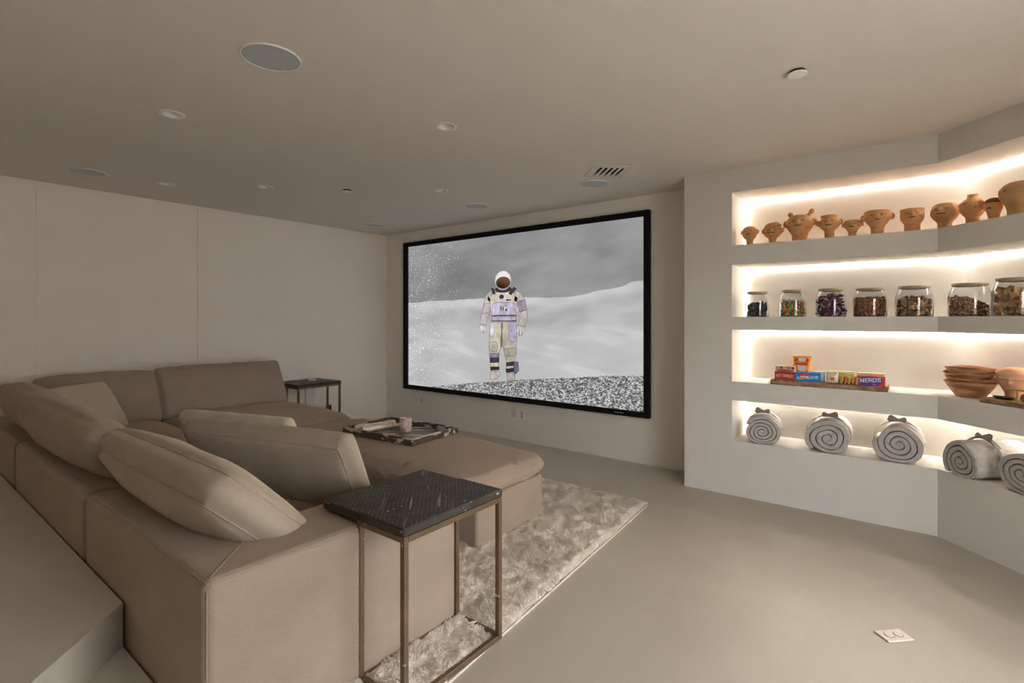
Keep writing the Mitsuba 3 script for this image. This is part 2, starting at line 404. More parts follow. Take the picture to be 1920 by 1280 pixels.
POLYS = [  # outline in the picture (u to the right, v up), colour as seen
    ([(0.4315, 0.4637), (0.4827, 0.4571), (0.4839, 0.4033), (0.4781, 0.3429), (0.479, 0.2958), (0.4732, 0.262), (0.4695, 0.2211), (0.4708, 0.1607), (0.4315, 0.1529), (0.4266, 0.2172), (0.4233, 0.2925), (0.4251, 0.3679), (0.4282, 0.4294)], (205, 197, 178)),
    ([(0.4827, 0.4571), (0.5436, 0.4643), (0.5492, 0.3983), (0.5473, 0.333), (0.5461, 0.267), (0.5427, 0.2277), (0.5446, 0.169), (0.502, 0.1507), (0.4995, 0.2238), (0.49, 0.2765), (0.4839, 0.3363), (0.4818, 0.4033)], (188, 181, 164)),
    ([(0.4291, 0.4565), (0.4515, 0.4537), (0.4466, 0.3651), (0.4273, 0.3679)], (228, 222, 236)),
    ([(0.5136, 0.4571), (0.5461, 0.4609), (0.5482, 0.3396), (0.5253, 0.3285), (0.5112, 0.3579)], (183, 176, 200)),
    ([(0.4242, 0.3302), (0.4613, 0.3352), (0.4658, 0.2953), (0.4588, 0.2676), (0.4266, 0.272)], (190, 186, 172)),
    ([(0.4916, 0.2931), (0.54, 0.303), (0.5446, 0.267), (0.5345, 0.2432), (0.4971, 0.2471)], (172, 168, 152)),
    ([(0.427, 0.262), (0.472, 0.262), (0.4700, 0.2349), (0.4280, 0.2277)], (150, 142, 165)),
    ([(0.4291, 0.2277), (0.4708, 0.2349), (0.4708, 0.2044), (0.4303, 0.1972)], (72, 66, 76)),
    ([(0.4303, 0.1734), (0.4717, 0.1778), (0.4708, 0.1573), (0.4315, 0.1507)], (58, 54, 60)),
    ([(0.502, 0.2072), (0.5369, 0.2172), (0.5369, 0.1911), (0.5029, 0.1839)], (66, 60, 68)),
    ([(0.4995, 0.1673), (0.5345, 0.1773), (0.5345, 0.1512), (0.502, 0.144)], (56, 52, 58)),
    ([(0.5345, 0.2105), (0.5528, 0.2188), (0.5574, 0.1634), (0.5436, 0.1391), (0.5335, 0.1479)], (118, 112, 140)),
    ([(0.4315, 0.1496), (0.4708, 0.1507), (0.4772, 0.128), (0.4588, 0.0986), (0.4315, 0.0881), (0.4282, 0.1152)], (196, 184, 178)),
    ([(0.5029, 0.144), (0.54, 0.1452), (0.54, 0.1025), (0.5066, 0.0914)], (184, 172, 166)),
    ([(0.4116, 0.6355), (0.4392, 0.6609), (0.4343, 0.6), (0.4331, 0.5319), (0.4116, 0.436), (0.3813, 0.446), (0.389, 0.5047), (0.4, 0.5806)], (206, 198, 196)),
    ([(0.5345, 0.6548), (0.562, 0.6371), (0.5801, 0.6006), (0.589, 0.5418), (0.5923, 0.4903), (0.5822, 0.4255), (0.5528, 0.4377), (0.5574, 0.4903), (0.5436, 0.5296), (0.54, 0.5956)], (204, 192, 190)),
    ([(0.4441, 0.6471), (0.5345, 0.6454), (0.5528, 0.595), (0.5461, 0.5163), (0.5473, 0.4643), (0.4368, 0.4637), (0.4315, 0.5319), (0.4242, 0.6006)], (216, 209, 190)),
    ([(0.4392, 0.5723), (0.4588, 0.5823), (0.5207, 0.5801), (0.5415, 0.569), (0.5436, 0.497), (0.4368, 0.4975)], (202, 194, 218)),
    ([(0.3991, 0.574), (0.4315, 0.5795), (0.4291, 0.518), (0.3914, 0.5047)], (196, 186, 200)),
    ([(0.5482, 0.5823), (0.5822, 0.5939), (0.5899, 0.5291), (0.5574, 0.5163)], (168, 158, 176)),
    ([(0.3813, 0.4355), (0.4092, 0.4393), (0.4101, 0.4083), (0.4015, 0.3839), (0.3838, 0.4011)], (214, 210, 216)),
    ([(0.5482, 0.4377), (0.5822, 0.4321), (0.5801, 0.3928), (0.562, 0.3695), (0.5436, 0.3983)], (206, 202, 208)),
    ([(0.395, 0.409), (0.398, 0.409), (0.4015, 0.386), (0.399, 0.388)], (95, 90, 96)),
    ([(0.556, 0.409), (0.558, 0.409), (0.5595, 0.372), (0.5575, 0.374)], (80, 76, 84)),
    ([(0.567, 0.411), (0.569, 0.411), (0.5705, 0.377), (0.5690, 0.376)], (80, 76, 84)),
    ([(0.4202, 0.6211), (0.4315, 0.6), (0.4282, 0.5834), (0.4181, 0.6006)], (30, 28, 30)),
    ([(0.5391, 0.6155), (0.5507, 0.605), (0.5461, 0.5789), (0.5369, 0.5889)], (30, 28, 30)),
    ([(0.4343, 0.6698), (0.445, 0.672), (0.4548, 0.6332), (0.4441, 0.6305)], (74, 70, 64)),
    ([(0.5345, 0.6726), (0.5464, 0.6609), (0.5231, 0.6227), (0.5112, 0.6332)], (74, 70, 64)),
    ([(0.4368, 0.4942), (0.5461, 0.497), (0.5473, 0.4643), (0.438, 0.4637)], (186, 178, 200)),
    ([(0.4368, 0.4990), (0.5461, 0.502), (0.5461, 0.497), (0.4368, 0.4942)], (110, 104, 112)),
    ([(0.438, 0.466), (0.5473, 0.467), (0.5473, 0.462), (0.438, 0.461)], (104, 98, 104)),
    ([(0.524, 0.492), (0.5440, 0.493), (0.5450, 0.468), (0.524, 0.467)], (198, 190, 180)),
    ([(0.5011, 0.5983), (0.5243, 0.595), (0.5234, 0.5884), (0.5011, 0.5906)], (90, 84, 78)),
    ([(0.4732, 0.5579), (0.509, 0.5557), (0.5075, 0.5224), (0.4732, 0.5258)], (222, 220, 216)),
    ([(0.4772, 0.5512), (0.4818, 0.5512), (0.4818, 0.5296), (0.4772, 0.5296)], (50, 48, 50)),
    ([(0.4867, 0.5507), (0.4904, 0.5507), (0.4904, 0.5296), (0.4867, 0.5296)], (50, 48, 50)),
    ([(0.498, 0.5402), (0.5057, 0.5396), (0.5057, 0.528), (0.498, 0.528)], (60, 58, 60)),
    ([(0.481, 0.455), (0.4845, 0.455), (0.4830, 0.30), (0.4790, 0.30)], (118, 108, 94)),
]


def lin(c):
    c = np.asarray(c, float) / 255
    return np.where(c <= 0.04045, c / 12.92, ((c + 0.055) / 1.055) ** 2.4)


def inside(u, v, pts):
    on = mi.Bool(False)
    for (x0, y0), (x1, y1) in zip(pts, pts[1:] + pts[:1]):
        if abs(y1 - y0) < 1e-9:
            continue
        on ^= ((v < y0) != (v < y1)) & (u < x0 + (v - y0) * ((x1 - x0) / (y1 - y0)))
    return on


def edge(x, v, pts):
    """the distance to the outline, x being u times the picture's width over its height."""
    out = mi.Float(1.0)
    for (x0, y0), (x1, y1) in zip(pts, pts[1:] + pts[:1]):
        dx, dy = (x1 - x0) * 1.816, y1 - y0
        q = max(dx * dx + dy * dy, 1e-12)
        px, py = x - x0 * 1.816, v - y0
        t = dr.clip((px * dx + py * dy) / q, 0, 1)
        out = dr.minimum(out, dr.square(px - t * dx) + dr.square(py - t * dy))
    return dr.sqrt(out)


def polyline(u, pts):
    out = mi.Float(pts[0][1])
    for (x0, y0), (x1, y1) in zip(pts[:-1], pts[1:]):
        out = dr.select(u >= x0, y0 + (u - x0) * ((y1 - y0) / (x1 - x0)), out)
    return out


RIDGE = [(-0.01, 0.592), (0.174, 0.605), (0.3198, 0.6061), (0.393, 0.61), (0.6015, 0.6033), (0.7513, 0.6), (0.8279, 0.6199), (0.9345, 0.6476), (0.9611, 0.6681), (1.01, 0.6726)]
RIDGE2 = [(-0.01, 0.53), (0.2, 0.545), (0.45, 0.54), (0.62, 0.555), (0.70, 0.535), (0.76, 0.560), (0.86, 0.585), (0.95, 0.605), (1.01, 0.625)]
GRAVEL = [(-0.01, -0.03), (0.1504, 0.0066), (0.3198, 0.0526), (0.4916, 0.0886), (0.6276, 0.1213), (0.7513, 0.1435), (0.8998, 0.174), (1.01, 0.1867)]


def picture(p, n, uv):
    u, v = mi.Float(uv.x), mi.Float(uv.y)
    x = u * 1.816
    streak = F(x * 5 + v * 2.5, v * 16 - x * 2.0, 1.0, 4) - 0.5
    soft = F(x * 2.2, v * 3.0, 5.0, 3) - 0.5
    sky = 0.292 + 0.10 * (u - 0.45) * 0.5 + soft * 0.16 + streak * 0.10
    sky = dr.maximum(sky - 0.07 * dr.exp(-dr.square((u - 0.27) / 0.16) - dr.square((v - 0.74) / 0.22)), 0.16)
    hill = 0.50 + streak * 0.20 + soft * 0.10
    wisps = mikit.smoothstep(0.46, 0.80, F(x * 4 + 3, v * 20 + x * 3, 8.0, 4))
    plain_ = 0.475 + soft * 0.10 + streak * 0.10 + wisps * 0.09
    shade = mikit.smoothstep(0.0, 0.16, v - 0.36)
    rd = polyline(u, RIDGE) + 0.012 * (F(x * 9, 3.0, 0.0) - 0.5)
    rd2 = polyline(u, RIDGE2) + 0.02 * (F(x * 6, 9.0, 0.0) - 0.5)
    g = dr.select(v > rd, sky, dr.lerp(hill - 0.05 - 0.03 * shade, hill + 0.05, mikit.smoothstep(-0.03, 0.035, v - rd2)))
    g = dr.select(v < 0.46, dr.lerp(plain_, g, mikit.smoothstep(0.40, 0.46, v)), g)
    grav = polyline(u, GRAVEL) + 0.008 * (N(x * 60, v * 60, 2.0) - 0.5)
    stones = N(x * 150, v * 210, 4.0) * 0.65 + N(x * 70, v * 110, 6.0) * 0.35
    gr = 0.09 + 0.56 * mikit.smoothstep(0.25, 0.92, stones) * mikit.smoothstep(0.0, 0.05, grav - v + 0.03)
    g = dr.select(v < grav, gr, g)
    d, d2, w = mikit.voronoi(x * 46, v * 46)
    left = 1 - mikit.smoothstep(0.02, 0.36, u - 0.10 * (v - 0.5))
    g += 0.6 * (1 - mikit.smoothstep(0.08, 0.18, d)) * dr.select(w > 0.55, 1.0, 0.0) * left
    d, d2, w = mikit.voronoi(x * 14 + 7, v * 14)
    g += 0.55 * (1 - mikit.smoothstep(0.05, 0.10, d)) * dr.select(w > 0.80, 1.0, 0.0) * left
    col = mi.Color3f(g, g, g * 1.005)
    fold = 0.52 + 0.72 * F(x * 40, v * 30, 3.0, 3)
    for pts, c in POLYS:
        c = lin(c)
        on = inside(u, v, pts)
        rim = mikit.smoothstep(0.0, 0.0075, edge(x, v, pts)) * 0.55 + 0.45
        col = dr.select(on, mi.Color3f(*[float(k) for k in c]) * fold * rim, col)

    def ell(cx, cy, rx, ry):
        return dr.square((u - cx) / rx) + dr.square((v - cy) / ry)
    ring = ell(0.4885, 0.660, 0.037, 0.020)
    col = dr.select(ring < 1, mi.Color3f(0.045, 0.042, 0.042), col)
    hel = ell(0.4876, 0.7150, 0.0358, 0.0600)
    col = dr.select(hel < 1, mi.Color3f(0.80, 0.79, 0.76) * dr.clip(1.15 - 0.45 * hel - 0.9 * (0.715 - v) * 4, 0.3, 1), col)
    vis = ell(0.4880, 0.7010, 0.0320, 0.0380)
    col = dr.select(vis < 1, mi.Color3f(0.10, 0.09, 0.085), col)
    vis2 = ell(0.4880, 0.7000, 0.0272, 0.0312)
    gold = dr.clip(0.35 + (v - 0.690) * 14 + (u - 0.485) * 8, 0.12, 1.0)
    col = dr.select(vis2 < 1, mi.Color3f(0.20, 0.082, 0.042) * gold, col)
    col = dr.select(ell(0.4815, 0.6148, 0.0104, 0.0138) < 1, mi.Color3f(0.035, 0.045, 0.115), col)
    return col * SCREEN_GAIN


quad = (np.array([[PX0, YS - 0.02, PZ0], [PX1, YS - 0.02, PZ0], [PX1, YS - 0.02, PZ1], [PX0, YS - 0.02, PZ1]]), np.array([[0, 1, 2], [0, 2, 3]]))
mat('m_screen', {'type': 'diffuse', 'reflectance': mikit.proc(lambda p, n, uv: picture(p, n, uv) * 0.3)})
put('picture', quad, 'm_screen', scr, uv=np.array([[0, 0], [1, 0], [1, 1], [0, 1.0]]),
    label='screen fabric with a grey scene of an astronaut on gravel', emitter={'type': 'area', 'radiance': mikit.proc(picture)})

# ------------------------------------------------------------------ ceiling fittings
SPK = ['large round grey ceiling speaker nearest to the viewer', 'flat grey ceiling speaker above the left end of the left wall', 'round grey ceiling speaker beside the air vent',
       'round grey ceiling speaker between the corner and the air vent', 'small far ceiling speaker right above the room corner']
for (x, y), lb in zip(SPEAKERS, SPK):
    s = thing('ceiling_speaker', lb, 'speaker')
    ring = lathe([(0.116, 0.0), (0.122, 0.0), (0.122, 0.003), (0.121, 0.006), (0.119, 0.007), (0.116, 0.006), (0.116, 0.0)], 48)
    ring.apply_transform(T_ := trimesh.transformations.rotation_matrix(math.pi, [1, 0, 0]))
    ring.apply_translation((x, y, H))
    put('trim_ring', ring, WHITE, s, 30)
    g = lathe([(0.0, 0.0), (0.116, 0.0), (0.116, 0.003), (0.112, 0.0045), (0.0, 0.0055)], 48)
    g.apply_transform(T_)
    g.apply_translation((x, y, H))
    put('grille', g, GRILLE, s, 30)
DL = ['recessed downlight left of the big near speaker', 'recessed downlight in the middle of the ceiling', 'recessed downlight nearest to the left wall speaker',
      'small recessed downlight second from the left wall', 'small recessed downlight above the left end of the screen']
for (x, y), lb in zip(DOWNLIGHTS, DL):
    s = thing('downlight', lb, 'light')
    prof = [(0.050, 0.085), (0.034, 0.085), (0.047, 0.0), (0.050, -0.004), (0.066, -0.003), (0.068, 0.0), (0.0515, 0.0005), (0.050, 0.085)]
    g = lathe(prof, 40)
    g.apply_translation((x, y, H))
    put('trim', g, WHITE, s, 35)
    g = lathe([(0.0, 0.060), (0.0375, 0.060), (0.0375, 0.13), (0.0, 0.13)], 32)
    g.apply_translation((x, y, H))
    put('lamp', g, flat((0.55, 0.53, 0.5), 0.3), s, 30)
    put('can', box(x - 0.07, x + 0.07, y - 0.07, y + 0.07, H + 0.121, H + 0.135), WHITE, s)
for (x, y), lb in zip([(-0.43, 2.677), (-3.957, 2.694)], ['round white sprinkler cover hanging just below the ceiling in front of the niche wall', 'small white sprinkler cover far away in the middle of the ceiling']):
    s = thing('sprinkler_cover', lb, 'sprinkler')
    g = lathe([(0.0, -0.020), (0.038, -0.020), (0.041, -0.018), (0.041, -0.013), (0.0, -0.013)], 40)
    g.apply_translation((x, y, H))
    put('plate', g, WHITE, s, 30)
    g = lathe([(0.0, -0.014), (0.033, -0.014), (0.033, 0.0), (0.0, 0.0)], 24)
    g.apply_translation((x, y, H))
    put('stem', g, DARK, s, 30)
v = thing('air_vent', 'square white ceiling air vent with dark slots above the screen', 'vent')
fr = shapely.box(-0.152, -0.158, 0.152, 0.158)
for k in range(5):
    c = -0.085 + k * 0.0425
    fr = fr.difference(shapely.box(c - 0.0095, -0.105, c + 0.0095, 0.105))
g = extrude(fr, 0.005)
put('faceplate', rotz(g, 45, (VENT[0], VENT[1], H - 0.005)), flat((0.62, 0.59, 0.55), 0.5), v)
for k in range(6):
    c = -0.106 + k * 0.0425
    q = trimesh.creation.box((0.003, 0.21, 0.035))
    put('louver', rotz(q, 45, (VENT[0] + c * math.cos(math.pi / 4), VENT[1] + c * math.sin(math.pi / 4), H + 0.018)), BLACK, v)
put('duct_box', rotz(trimesh.creation.box((0.26, 0.26, 0.01)), 45, (VENT[0], VENT[1], H + 0.125)), BLACK, v)


# ------------------------------------------------------------------ wall and floor sockets
def wall_plate(lb, X, Z, twin=False):
    s = thing('wall_socket', lb, 'socket')
    put('plate', bevel_box(X - 0.036, X + 0.036, YS - 0.007, YS, Z - 0.058, Z + 0.058, 0.003), WHITE, s)
    put('insert', bevel_box(X - 0.017, X + 0.017, YS - 0.0095, YS - 0.006, Z - 0.033, Z + 0.033, 0.001), flat((0.68, 0.66, 0.63), 0.35), s)
    for dz in (-0.017, 0.017):
        for dx in (-0.005, 0.005):
            put('slot', box(X + dx - 0.001, X + dx + 0.001, YS - 0.0099, YS - 0.009, Z + dz - 0.004, Z + dz + 0.004), DARK, s)


wall_plate('white wall socket below the left end of the screen', -4.993, 0.300)
wall_plate('white wall socket under the middle of the screen', -3.384, 0.300)
s = thing('wall_plate', 'blank pale wall plate just left of the socket under the screen', 'plate')
put('plate', bevel_box(-3.53, -3.46, YS - 0.006, YS, 0.262, 0.377, 0.003), flat((0.70, 0.665, 0.615), 0.6), s)
s = thing('floor_socket', 'square beige floor socket with two round lids', 'socket')
FS = (-0.074, 2.712)
put('plate', rotz(bevel_box(-0.060, 0.060, -0.038, 0.038, 0.0, 0.007, 0.002), 45, (*FS, 0)), flat((0.60, 0.54, 0.47), 0.45), s)
for k in (-1, 1):
    g = lathe([(0.0, 0.007), (0.0175, 0.007), (0.0175, 0.0095), (0.0165, 0.0105), (0.0, 0.0105)], 32)
    c = math.cos(math.pi / 4)
    put('lid', rotz(g, 0, (FS[0] + k * 0.021 * c, FS[1] + k * 0.021 * c, 0)), flat((0.58, 0.52, 0.45), 0.4), s, 30)
    g = lathe([(0.0177, 0.0071), (0.0192, 0.0071), (0.0192, 0.0074), (0.0177, 0.0074), (0.0177, 0.0071)], 32)
    put('groove', rotz(g, 0, (FS[0] + k * 0.021 * c, FS[1] + k * 0.021 * c, 0)), flat((0.12, 0.1, 0.08)), s)


# ------------------------------------------------------------------ sofa
def surface(W, Hh, band, pf, pb, nu=56, nv=36, round_=0.10, seed=0, gather=0.007, lump=0.014, bulge=0.35, power=2.4):
    """A boxed cushion in its own axes: x width, y height, z thickness; returns the skin and the two seam lines."""
    def spaced(n):
        t = np.linspace(-1, 1, n)
        return np.sign(t) * (1 - (1 - np.abs(t)) ** 1.35)
    us, vs = spaced(nu), spaced(nv)
    uu, vv = np.meshgrid(us, vs, indexing='ij')

    def outline(u, v):
        k = round_
        x = W / 2 * u * (1 - k * 0.5 * np.abs(v) ** 6)
        y = Hh / 2 * v * (1 - k * 0.9 * np.abs(u) ** 6)
        return x, y

    def panel(sign, puff, sd):
        x, y = outline(uu, vv)
        ed = np.minimum((1 - np.abs(uu)) * W / 2, (1 - np.abs(vv)) * Hh / 2)
        prof = ((1 - np.abs(uu) ** power) * (1 - np.abs(vv) ** power)) ** 0.5
        z = band / 2 + puff * prof
        pts = np.stack([x * 3.2, y * 3.2, 0 * x], -1) + sd * 7.3
        z = z + lump * (meshkit.fbm(pts, 3, seed) - 0.5) * 2 * np.clip(ed / 0.08, 0, 1)
        per = np.where((1 - np.abs(uu)) * W < (1 - np.abs(vv)) * Hh, y, x)
        g = meshkit.noise(np.stack([per * 26, ed * 6, 0 * x + sd * 3.1], -1), seed + 5) - 0.5
        z = z + gather * 2 * g * np.exp(-ed / 0.05) * np.clip(ed / 0.012, 0, 1)
        return np.stack([x, y, sign * z], -1)
    front, back = panel(1, pf, 1), panel(-1, pb, 2)
    # the loop of border indices
    loop = [(i, 0) for i in range(nu)] + [(nu - 1, j) for j in range(1, nv)] + [(i, nv - 1) for i in range(nu - 2, -1, -1)] + [(0, j) for j in range(nv - 2, 0, -1)]
    li = np.array(loop)
    fl, bl = front[li[:, 0], li[:, 1]], back[li[:, 0], li[:, 1]]
    c = (fl + bl) / 2
    tan = np.roll(c, -1, 0) - np.roll(c, 1, 0)
    nrm = np.stack([tan[:, 1], -tan[:, 0], 0 * tan[:, 0]], -1)
    nrm /= np.linalg.norm(nrm, axis=1, keepdims=True) + 1e-9
    s_arc = np.cumsum(np.linalg.norm(np.roll(c, -1, 0) - c, axis=1))
    R = 7
    rows = []
    for k in range(R):
        t = k / (R - 1)
        w = 1 - (2 * t - 1) ** 2
        wr = (meshkit.noise(np.stack([s_arc * 19, 0 * s_arc + t * 2, 0 * s_arc], -1), seed + 11) - 0.5) * gather * 1.6
        rows.append(fl * (1 - t) + bl * t + nrm * (bulge * band * w + wr * w)[:, None])
    verts, faces = [], []

    def grid(P, flip):
        base = sum(len(q) for q in verts)
        verts.append(P.reshape(-1, 3))
        a, b = P.shape[:2]
        i, j = np.meshgrid(np.arange(a - 1), np.arange(b - 1), indexing='ij')
        q = np.stack([i * b + j, (i + 1) * b + j, (i + 1) * b + j + 1, i * b + j + 1], -1).reshape(-1, 4) + base
        faces.append(np.vstack([q[:, [0, 1, 2]], q[:, [0, 2, 3]]]) if not flip else np.vstack([q[:, [0, 2, 1]], q[:, [0, 3, 2]]]))
    grid(front, False)
    grid(back, True)
    RR = np.stack([np.vstack([r, r[:1]]) for r in rows], 0)
    grid(RR, False)
    m = trimesh.Trimesh(np.vstack(verts), np.vstack(faces), process=False)
    m.merge_vertices(digits_vertex=5)
    return m, fl, bl


def cushion(parent, name, W, Hh, band, pf, pb, center, yaw, tilt, bsdf='m_linen', seams=True, axes=None, warp=None, **kw):
    m, fl, bl = surface(W, Hh, band, pf, pb, **kw)
    U, V, Wn = axes or frame_of(yaw, tilt)

    def go(p):
        p = np.asarray(center) + p[:, :1] * U + p[:, 1:2] * V + p[:, 2:3] * Wn
        return warp(p) if warp else p
    if warp:
        m.vertices = warp(np.asarray(center) + m.vertices[:, :1] * U + m.vertices[:, 1:2] * V + m.vertices[:, 2:3] * Wn)
    else:
        m = place(m, center, U, V, Wn)
    key = put(name, m, bsdf, parent, 50)
    if seams:
        for line in (fl, bl):
            put('piping', tube(go(line * 1.002), 0.0035, 6, closed=True), bsdf, key, True)
    return key


def loose(name, label, cat, W, Hh, band, pf, pb, center, yaw, tilt, bsdf, group=None, **kw):
    t = thing(name, label, cat, group)
    cushion(t, 'cover', W, Hh, band, pf, pb, center, yaw, tilt, bsdf, **kw)
    return t


FLAT_AXES = (np.array([1.0, 0, 0]), np.array([0, 1.0, 0]), np.array([0, 0, 1.0]))
Z0 = 0.014
BT = 0.585

# near run: corner unit with arm, middle unit, far corner unit
mA = thing('sofa_module', 'sofa unit with the broad low arm beside the near side table', 'sofa')
body = rbox(-2.834, -1.60, 0.62, 0.95, Z0, BT, 0.03) + rbox(-1.93, -1.60, 0.62, 1.65, Z0, BT, 0.03)
put('frame', to_tm(body), 'm_linen', mA, 30)
put('base', rbox(-2.838, -1.925, 0.94, 1.65, Z0, 0.30, 0.02), 'm_linen', mA, 30)
cushion(mA, 'seat_cushion', 0.90, 0.72, 0.10, 0.05, 0.03, (-2.385, 1.305, 0.385), 0, 0, seams=False, axes=FLAT_AXES, seed=3)
q_ = 0.03 * (1 - C45)
put('piping', tube([(-2.81, 0.62 + q_, BT - q_), (-2.2, 0.62 + q_, BT - q_), (-1.60 - q_, 0.62 + q_, BT - q_)], 0.0024, 6), 'm_linen', mA, True)
put('piping', tube([(-1.60 - q_, 0.62 + q_, BT - q_), (-1.60 - q_, 1.1, BT - q_), (-1.60 - q_, 1.63, BT - q_)], 0.0024, 6), 'm_linen', mA, True)
put('piping', tube([(-1.60 - q_, 0.62 + q_, BT - 0.03), (-1.60 - q_, 0.62 + q_, 0.3), (-1.60 - q_, 0.62 + q_, 0.05)], 0.0024, 6), 'm_linen', mA, True)
put('piping', tube([(-1.625, 0.645, BT + 0.0003), (-1.77, 0.79, BT + 0.0003), (-1.925, 0.945, BT + 0.0003)], 0.002, 6), 'm_linen', mA, True)
mB = thing('sofa_module', 'middle sofa unit with its back turned to the low steps', 'sofa')
put('frame', rbox(-4.401, -2.848, 0.62, 0.95, Z0, BT - 0.004, 0.04), 'm_linen', mB, 30)
put('base', rbox(-4.405, -2.844, 0.94, 1.65, Z0, 0.30, 0.02), 'm_linen', mB, 30)
cushion(mB, 'seat_cushion', 1.53, 0.74, 0.10, 0.05, 0.03, (-3.625, 1.305, 0.385), 0, 0, seams=False, axes=FLAT_AXES, seed=4)
mC = thing('sofa_module', 'corner sofa unit at the far left against the panelled wall', 'sofa')
body = rbox(-5.66, -4.415, 0.62, 0.95, Z0, BT - 0.008, 0.03) + rbox(-5.66, -5.33, 0.62, 1.65, Z0, BT - 0.008, 0.03)
put('frame', to_tm(body), 'm_linen', mC, 30)
put('base', rbox(-5.34, -4.411, 0.94, 1.65, Z0, 0.30, 0.02), 'm_linen', mC, 30)
cushion(mC, 'seat_cushion', 0.92, 0.72, 0.10, 0.06, 0.03, (-4.87, 1.30, 0.385), 0, 0, seams=False, axes=FLAT_AXES, seed=5)
mD = thing('sofa_module', 'sofa unit along the left wall next to the far side table', 'sofa')
put('frame', rbox(-5.66, -5.33, 1.656, 2.84, Z0, BT - 0.006, 0.03), 'm_linen', mD, 30)
put('base', rbox(-5.34, -4.06, 1.656, 2.84, Z0, 0.30, 0.02), 'm_linen', mD, 30)
cushion(mD, 'seat_cushion', 1.30, 1.20, 0.10, 0.09, 0.03, (-4.70, 2.25, 0.395), 0, 0, seams=False, axes=FLAT_AXES, seed=6, lump=0.012)
mE = thing('ottoman', 'long upholstered ottoman carrying the dark tray', 'ottoman')
put('base', rbox(-4.03, -1.967, 2.19, 2.85, Z0, 0.308, 0.02), 'm_linen', mE, 30)
cushion(mE, 'seat_cushion', 2.08, 0.80, 0.11, 0.060, 0.02, (-3.005, 2.485, 0.372), 0, 0, seams=False, axes=FLAT_AXES, seed=8, lump=0.005, gather=0.012, nu=96, nv=60)

# loose back cushions
BC = dict(gather=0.006)
loose('back_cushion', 'big taupe back cushion slumped over the near sofa back, closest to the viewer', 'cushion', 1.26, 0.48, 0.11, 0.080, 0.085, (-2.405, 0.895, 0.625), 90, 46, 'm_linen_pale', seed=21, **BC)
loose('back_cushion', 'taupe back cushion slumped over the middle sofa unit', 'cushion', 1.58, 0.48, 0.10, 0.085, 0.09, (-3.68, 0.830, 0.650), 90, 46, 'm_linen', seed=22, seams=False, lump=0.022)
loose('back_cushion', 'crumpled taupe back cushion at the far left end of the near sofa run', 'cushion', 0.92, 0.48, 0.10, 0.09, 0.09, (-4.79, 0.835, 0.670), 90, 43, 'm_linen', seed=23, seams=False, lump=0.022)
loose('back_cushion', 'taupe back cushion against the left wall, left of its pair', 'cushion', 0.78, 0.46, 0.09, 0.07, 0.06, (-5.27, 1.26, 0.660), 0, 26, 'm_linen', seed=24, seams=False)
loose('back_cushion', 'wide taupe back cushion against the left wall beside the far side table', 'cushion', 1.10, 0.46, 0.09, 0.07, 0.06, (-5.27, 2.23, 0.668), 0, 26, 'm_linen', round_=0.04, seed=25, seams=False)
loose('back_cushion', 'beige boxed cushion leaning behind the near table, in front of the cream one', 'cushion', 0.97, 0.46, 0.11, 0.045, 0.05, (-2.50, 1.31, 0.585), 107, 24, 'm_linen_pale', seed=26, round_=0.035, **BC)
loose('back_cushion', 'cream boxed cushion half hidden behind the beige one', 'cushion', 0.84, 0.36, 0.09, 0.045, 0.05, (-3.30, 1.50, 0.570), 108, 22, 'm_cream', seed=27, round_=0.03, **BC)
loose('throw_pillow', 'pale square throw pillow in the far left corner of the sofa', 'pillow', 0.44, 0.42, 0.02, 0.08, 0.08, (-4.98, 1.12, 0.655), 30, 34, 'm_pillow', seed=28, seams=False, round_=0.02)


# ------------------------------------------------------------------ side tables
def side_table(label, ox, oy):
    t = thing('side_table', label, 'side table')

    def o(m):
        m = to_tm(m)
        m.apply_translation((ox, oy, 0))
        return m
    put('top_plank', o(bevel_box(-1.836, -1.599, 1.140, 1.664, 0.596, 0.631, 0.004)), 'm_table_top', t)
    put('top_plank', o(bevel_box(-1.594, -1.350, 1.136, 1.664, 0.606, 0.636, 0.005)), 'm_table_top', t)
    a, b, c, d, w = -1.606, -1.362, 1.150, 1.650, 0.021
    for x in (a, b):
        for y in (c, d):
            put('leg', o(bevel_box(x - w / 2, x + w / 2, y - w / 2, y + w / 2, 0.016, 0.606, 0.0015)), 'm_bronze', t)
    for z in (0.016, 0.584):
        for y in (c, d):
            put('rail', o(bevel_box(a + w / 2, b - w / 2, y - w / 2, y + w / 2, z, z + w, 0.0015)), 'm_bronze', t)
        for x in (a, b):
            put('rail', o(bevel_box(x - w / 2, x + w / 2, c + w / 2, d - w / 2, z, z + w, 0.0015)), 'm_bronze', t)
    put('support_bar', o(bevel_box(-1.82, -1.616, 1.36, 1.44, 0.588, 0.598, 0.002)), 'm_bronze', t)
    return t


side_table('dark topped side table with a bronze frame straddling the near sofa arm', 0, 0)
side_table('small dark side table standing against the left wall in the far corner', -3.845, 1.795)
pad = thing('charging_pad', 'small round silver charging pad on the far side table', 'charging pad')
g = lathe([(0, 0.636), (0.045, 0.636), (0.048, 0.640), (0.046, 0.646), (0.0, 0.647)], 32)
put('disc', rotz(g, 0, (-5.47, 3.26, 0)), flat((0.62, 0.6, 0.57), 0.3, 0.8), pad, 30)
put('cable', tube([(-5.51, 3.27, 0.640), (-5.60, 3.30, 0.641), (-5.695, 3.31, 0.638), (-5.703, 3.31, 0.55), (-5.695, 3.315, 0.35), (-5.68, 3.33, 0.16), (-5.66, 3.40, 0.02)], 0.0025, 6), flat((0.2, 0.19, 0.18)), pad, True)
ad = thing('plug_adapter', 'black plug adapter in the left wall under the far side table', 'plug')
put('body', bevel_box(XL + 0.004, XL + 0.05, 3.585, 3.635, 0.215, 0.285, 0.006), flat((0.012, 0.012, 0.012), 0.4), ad)
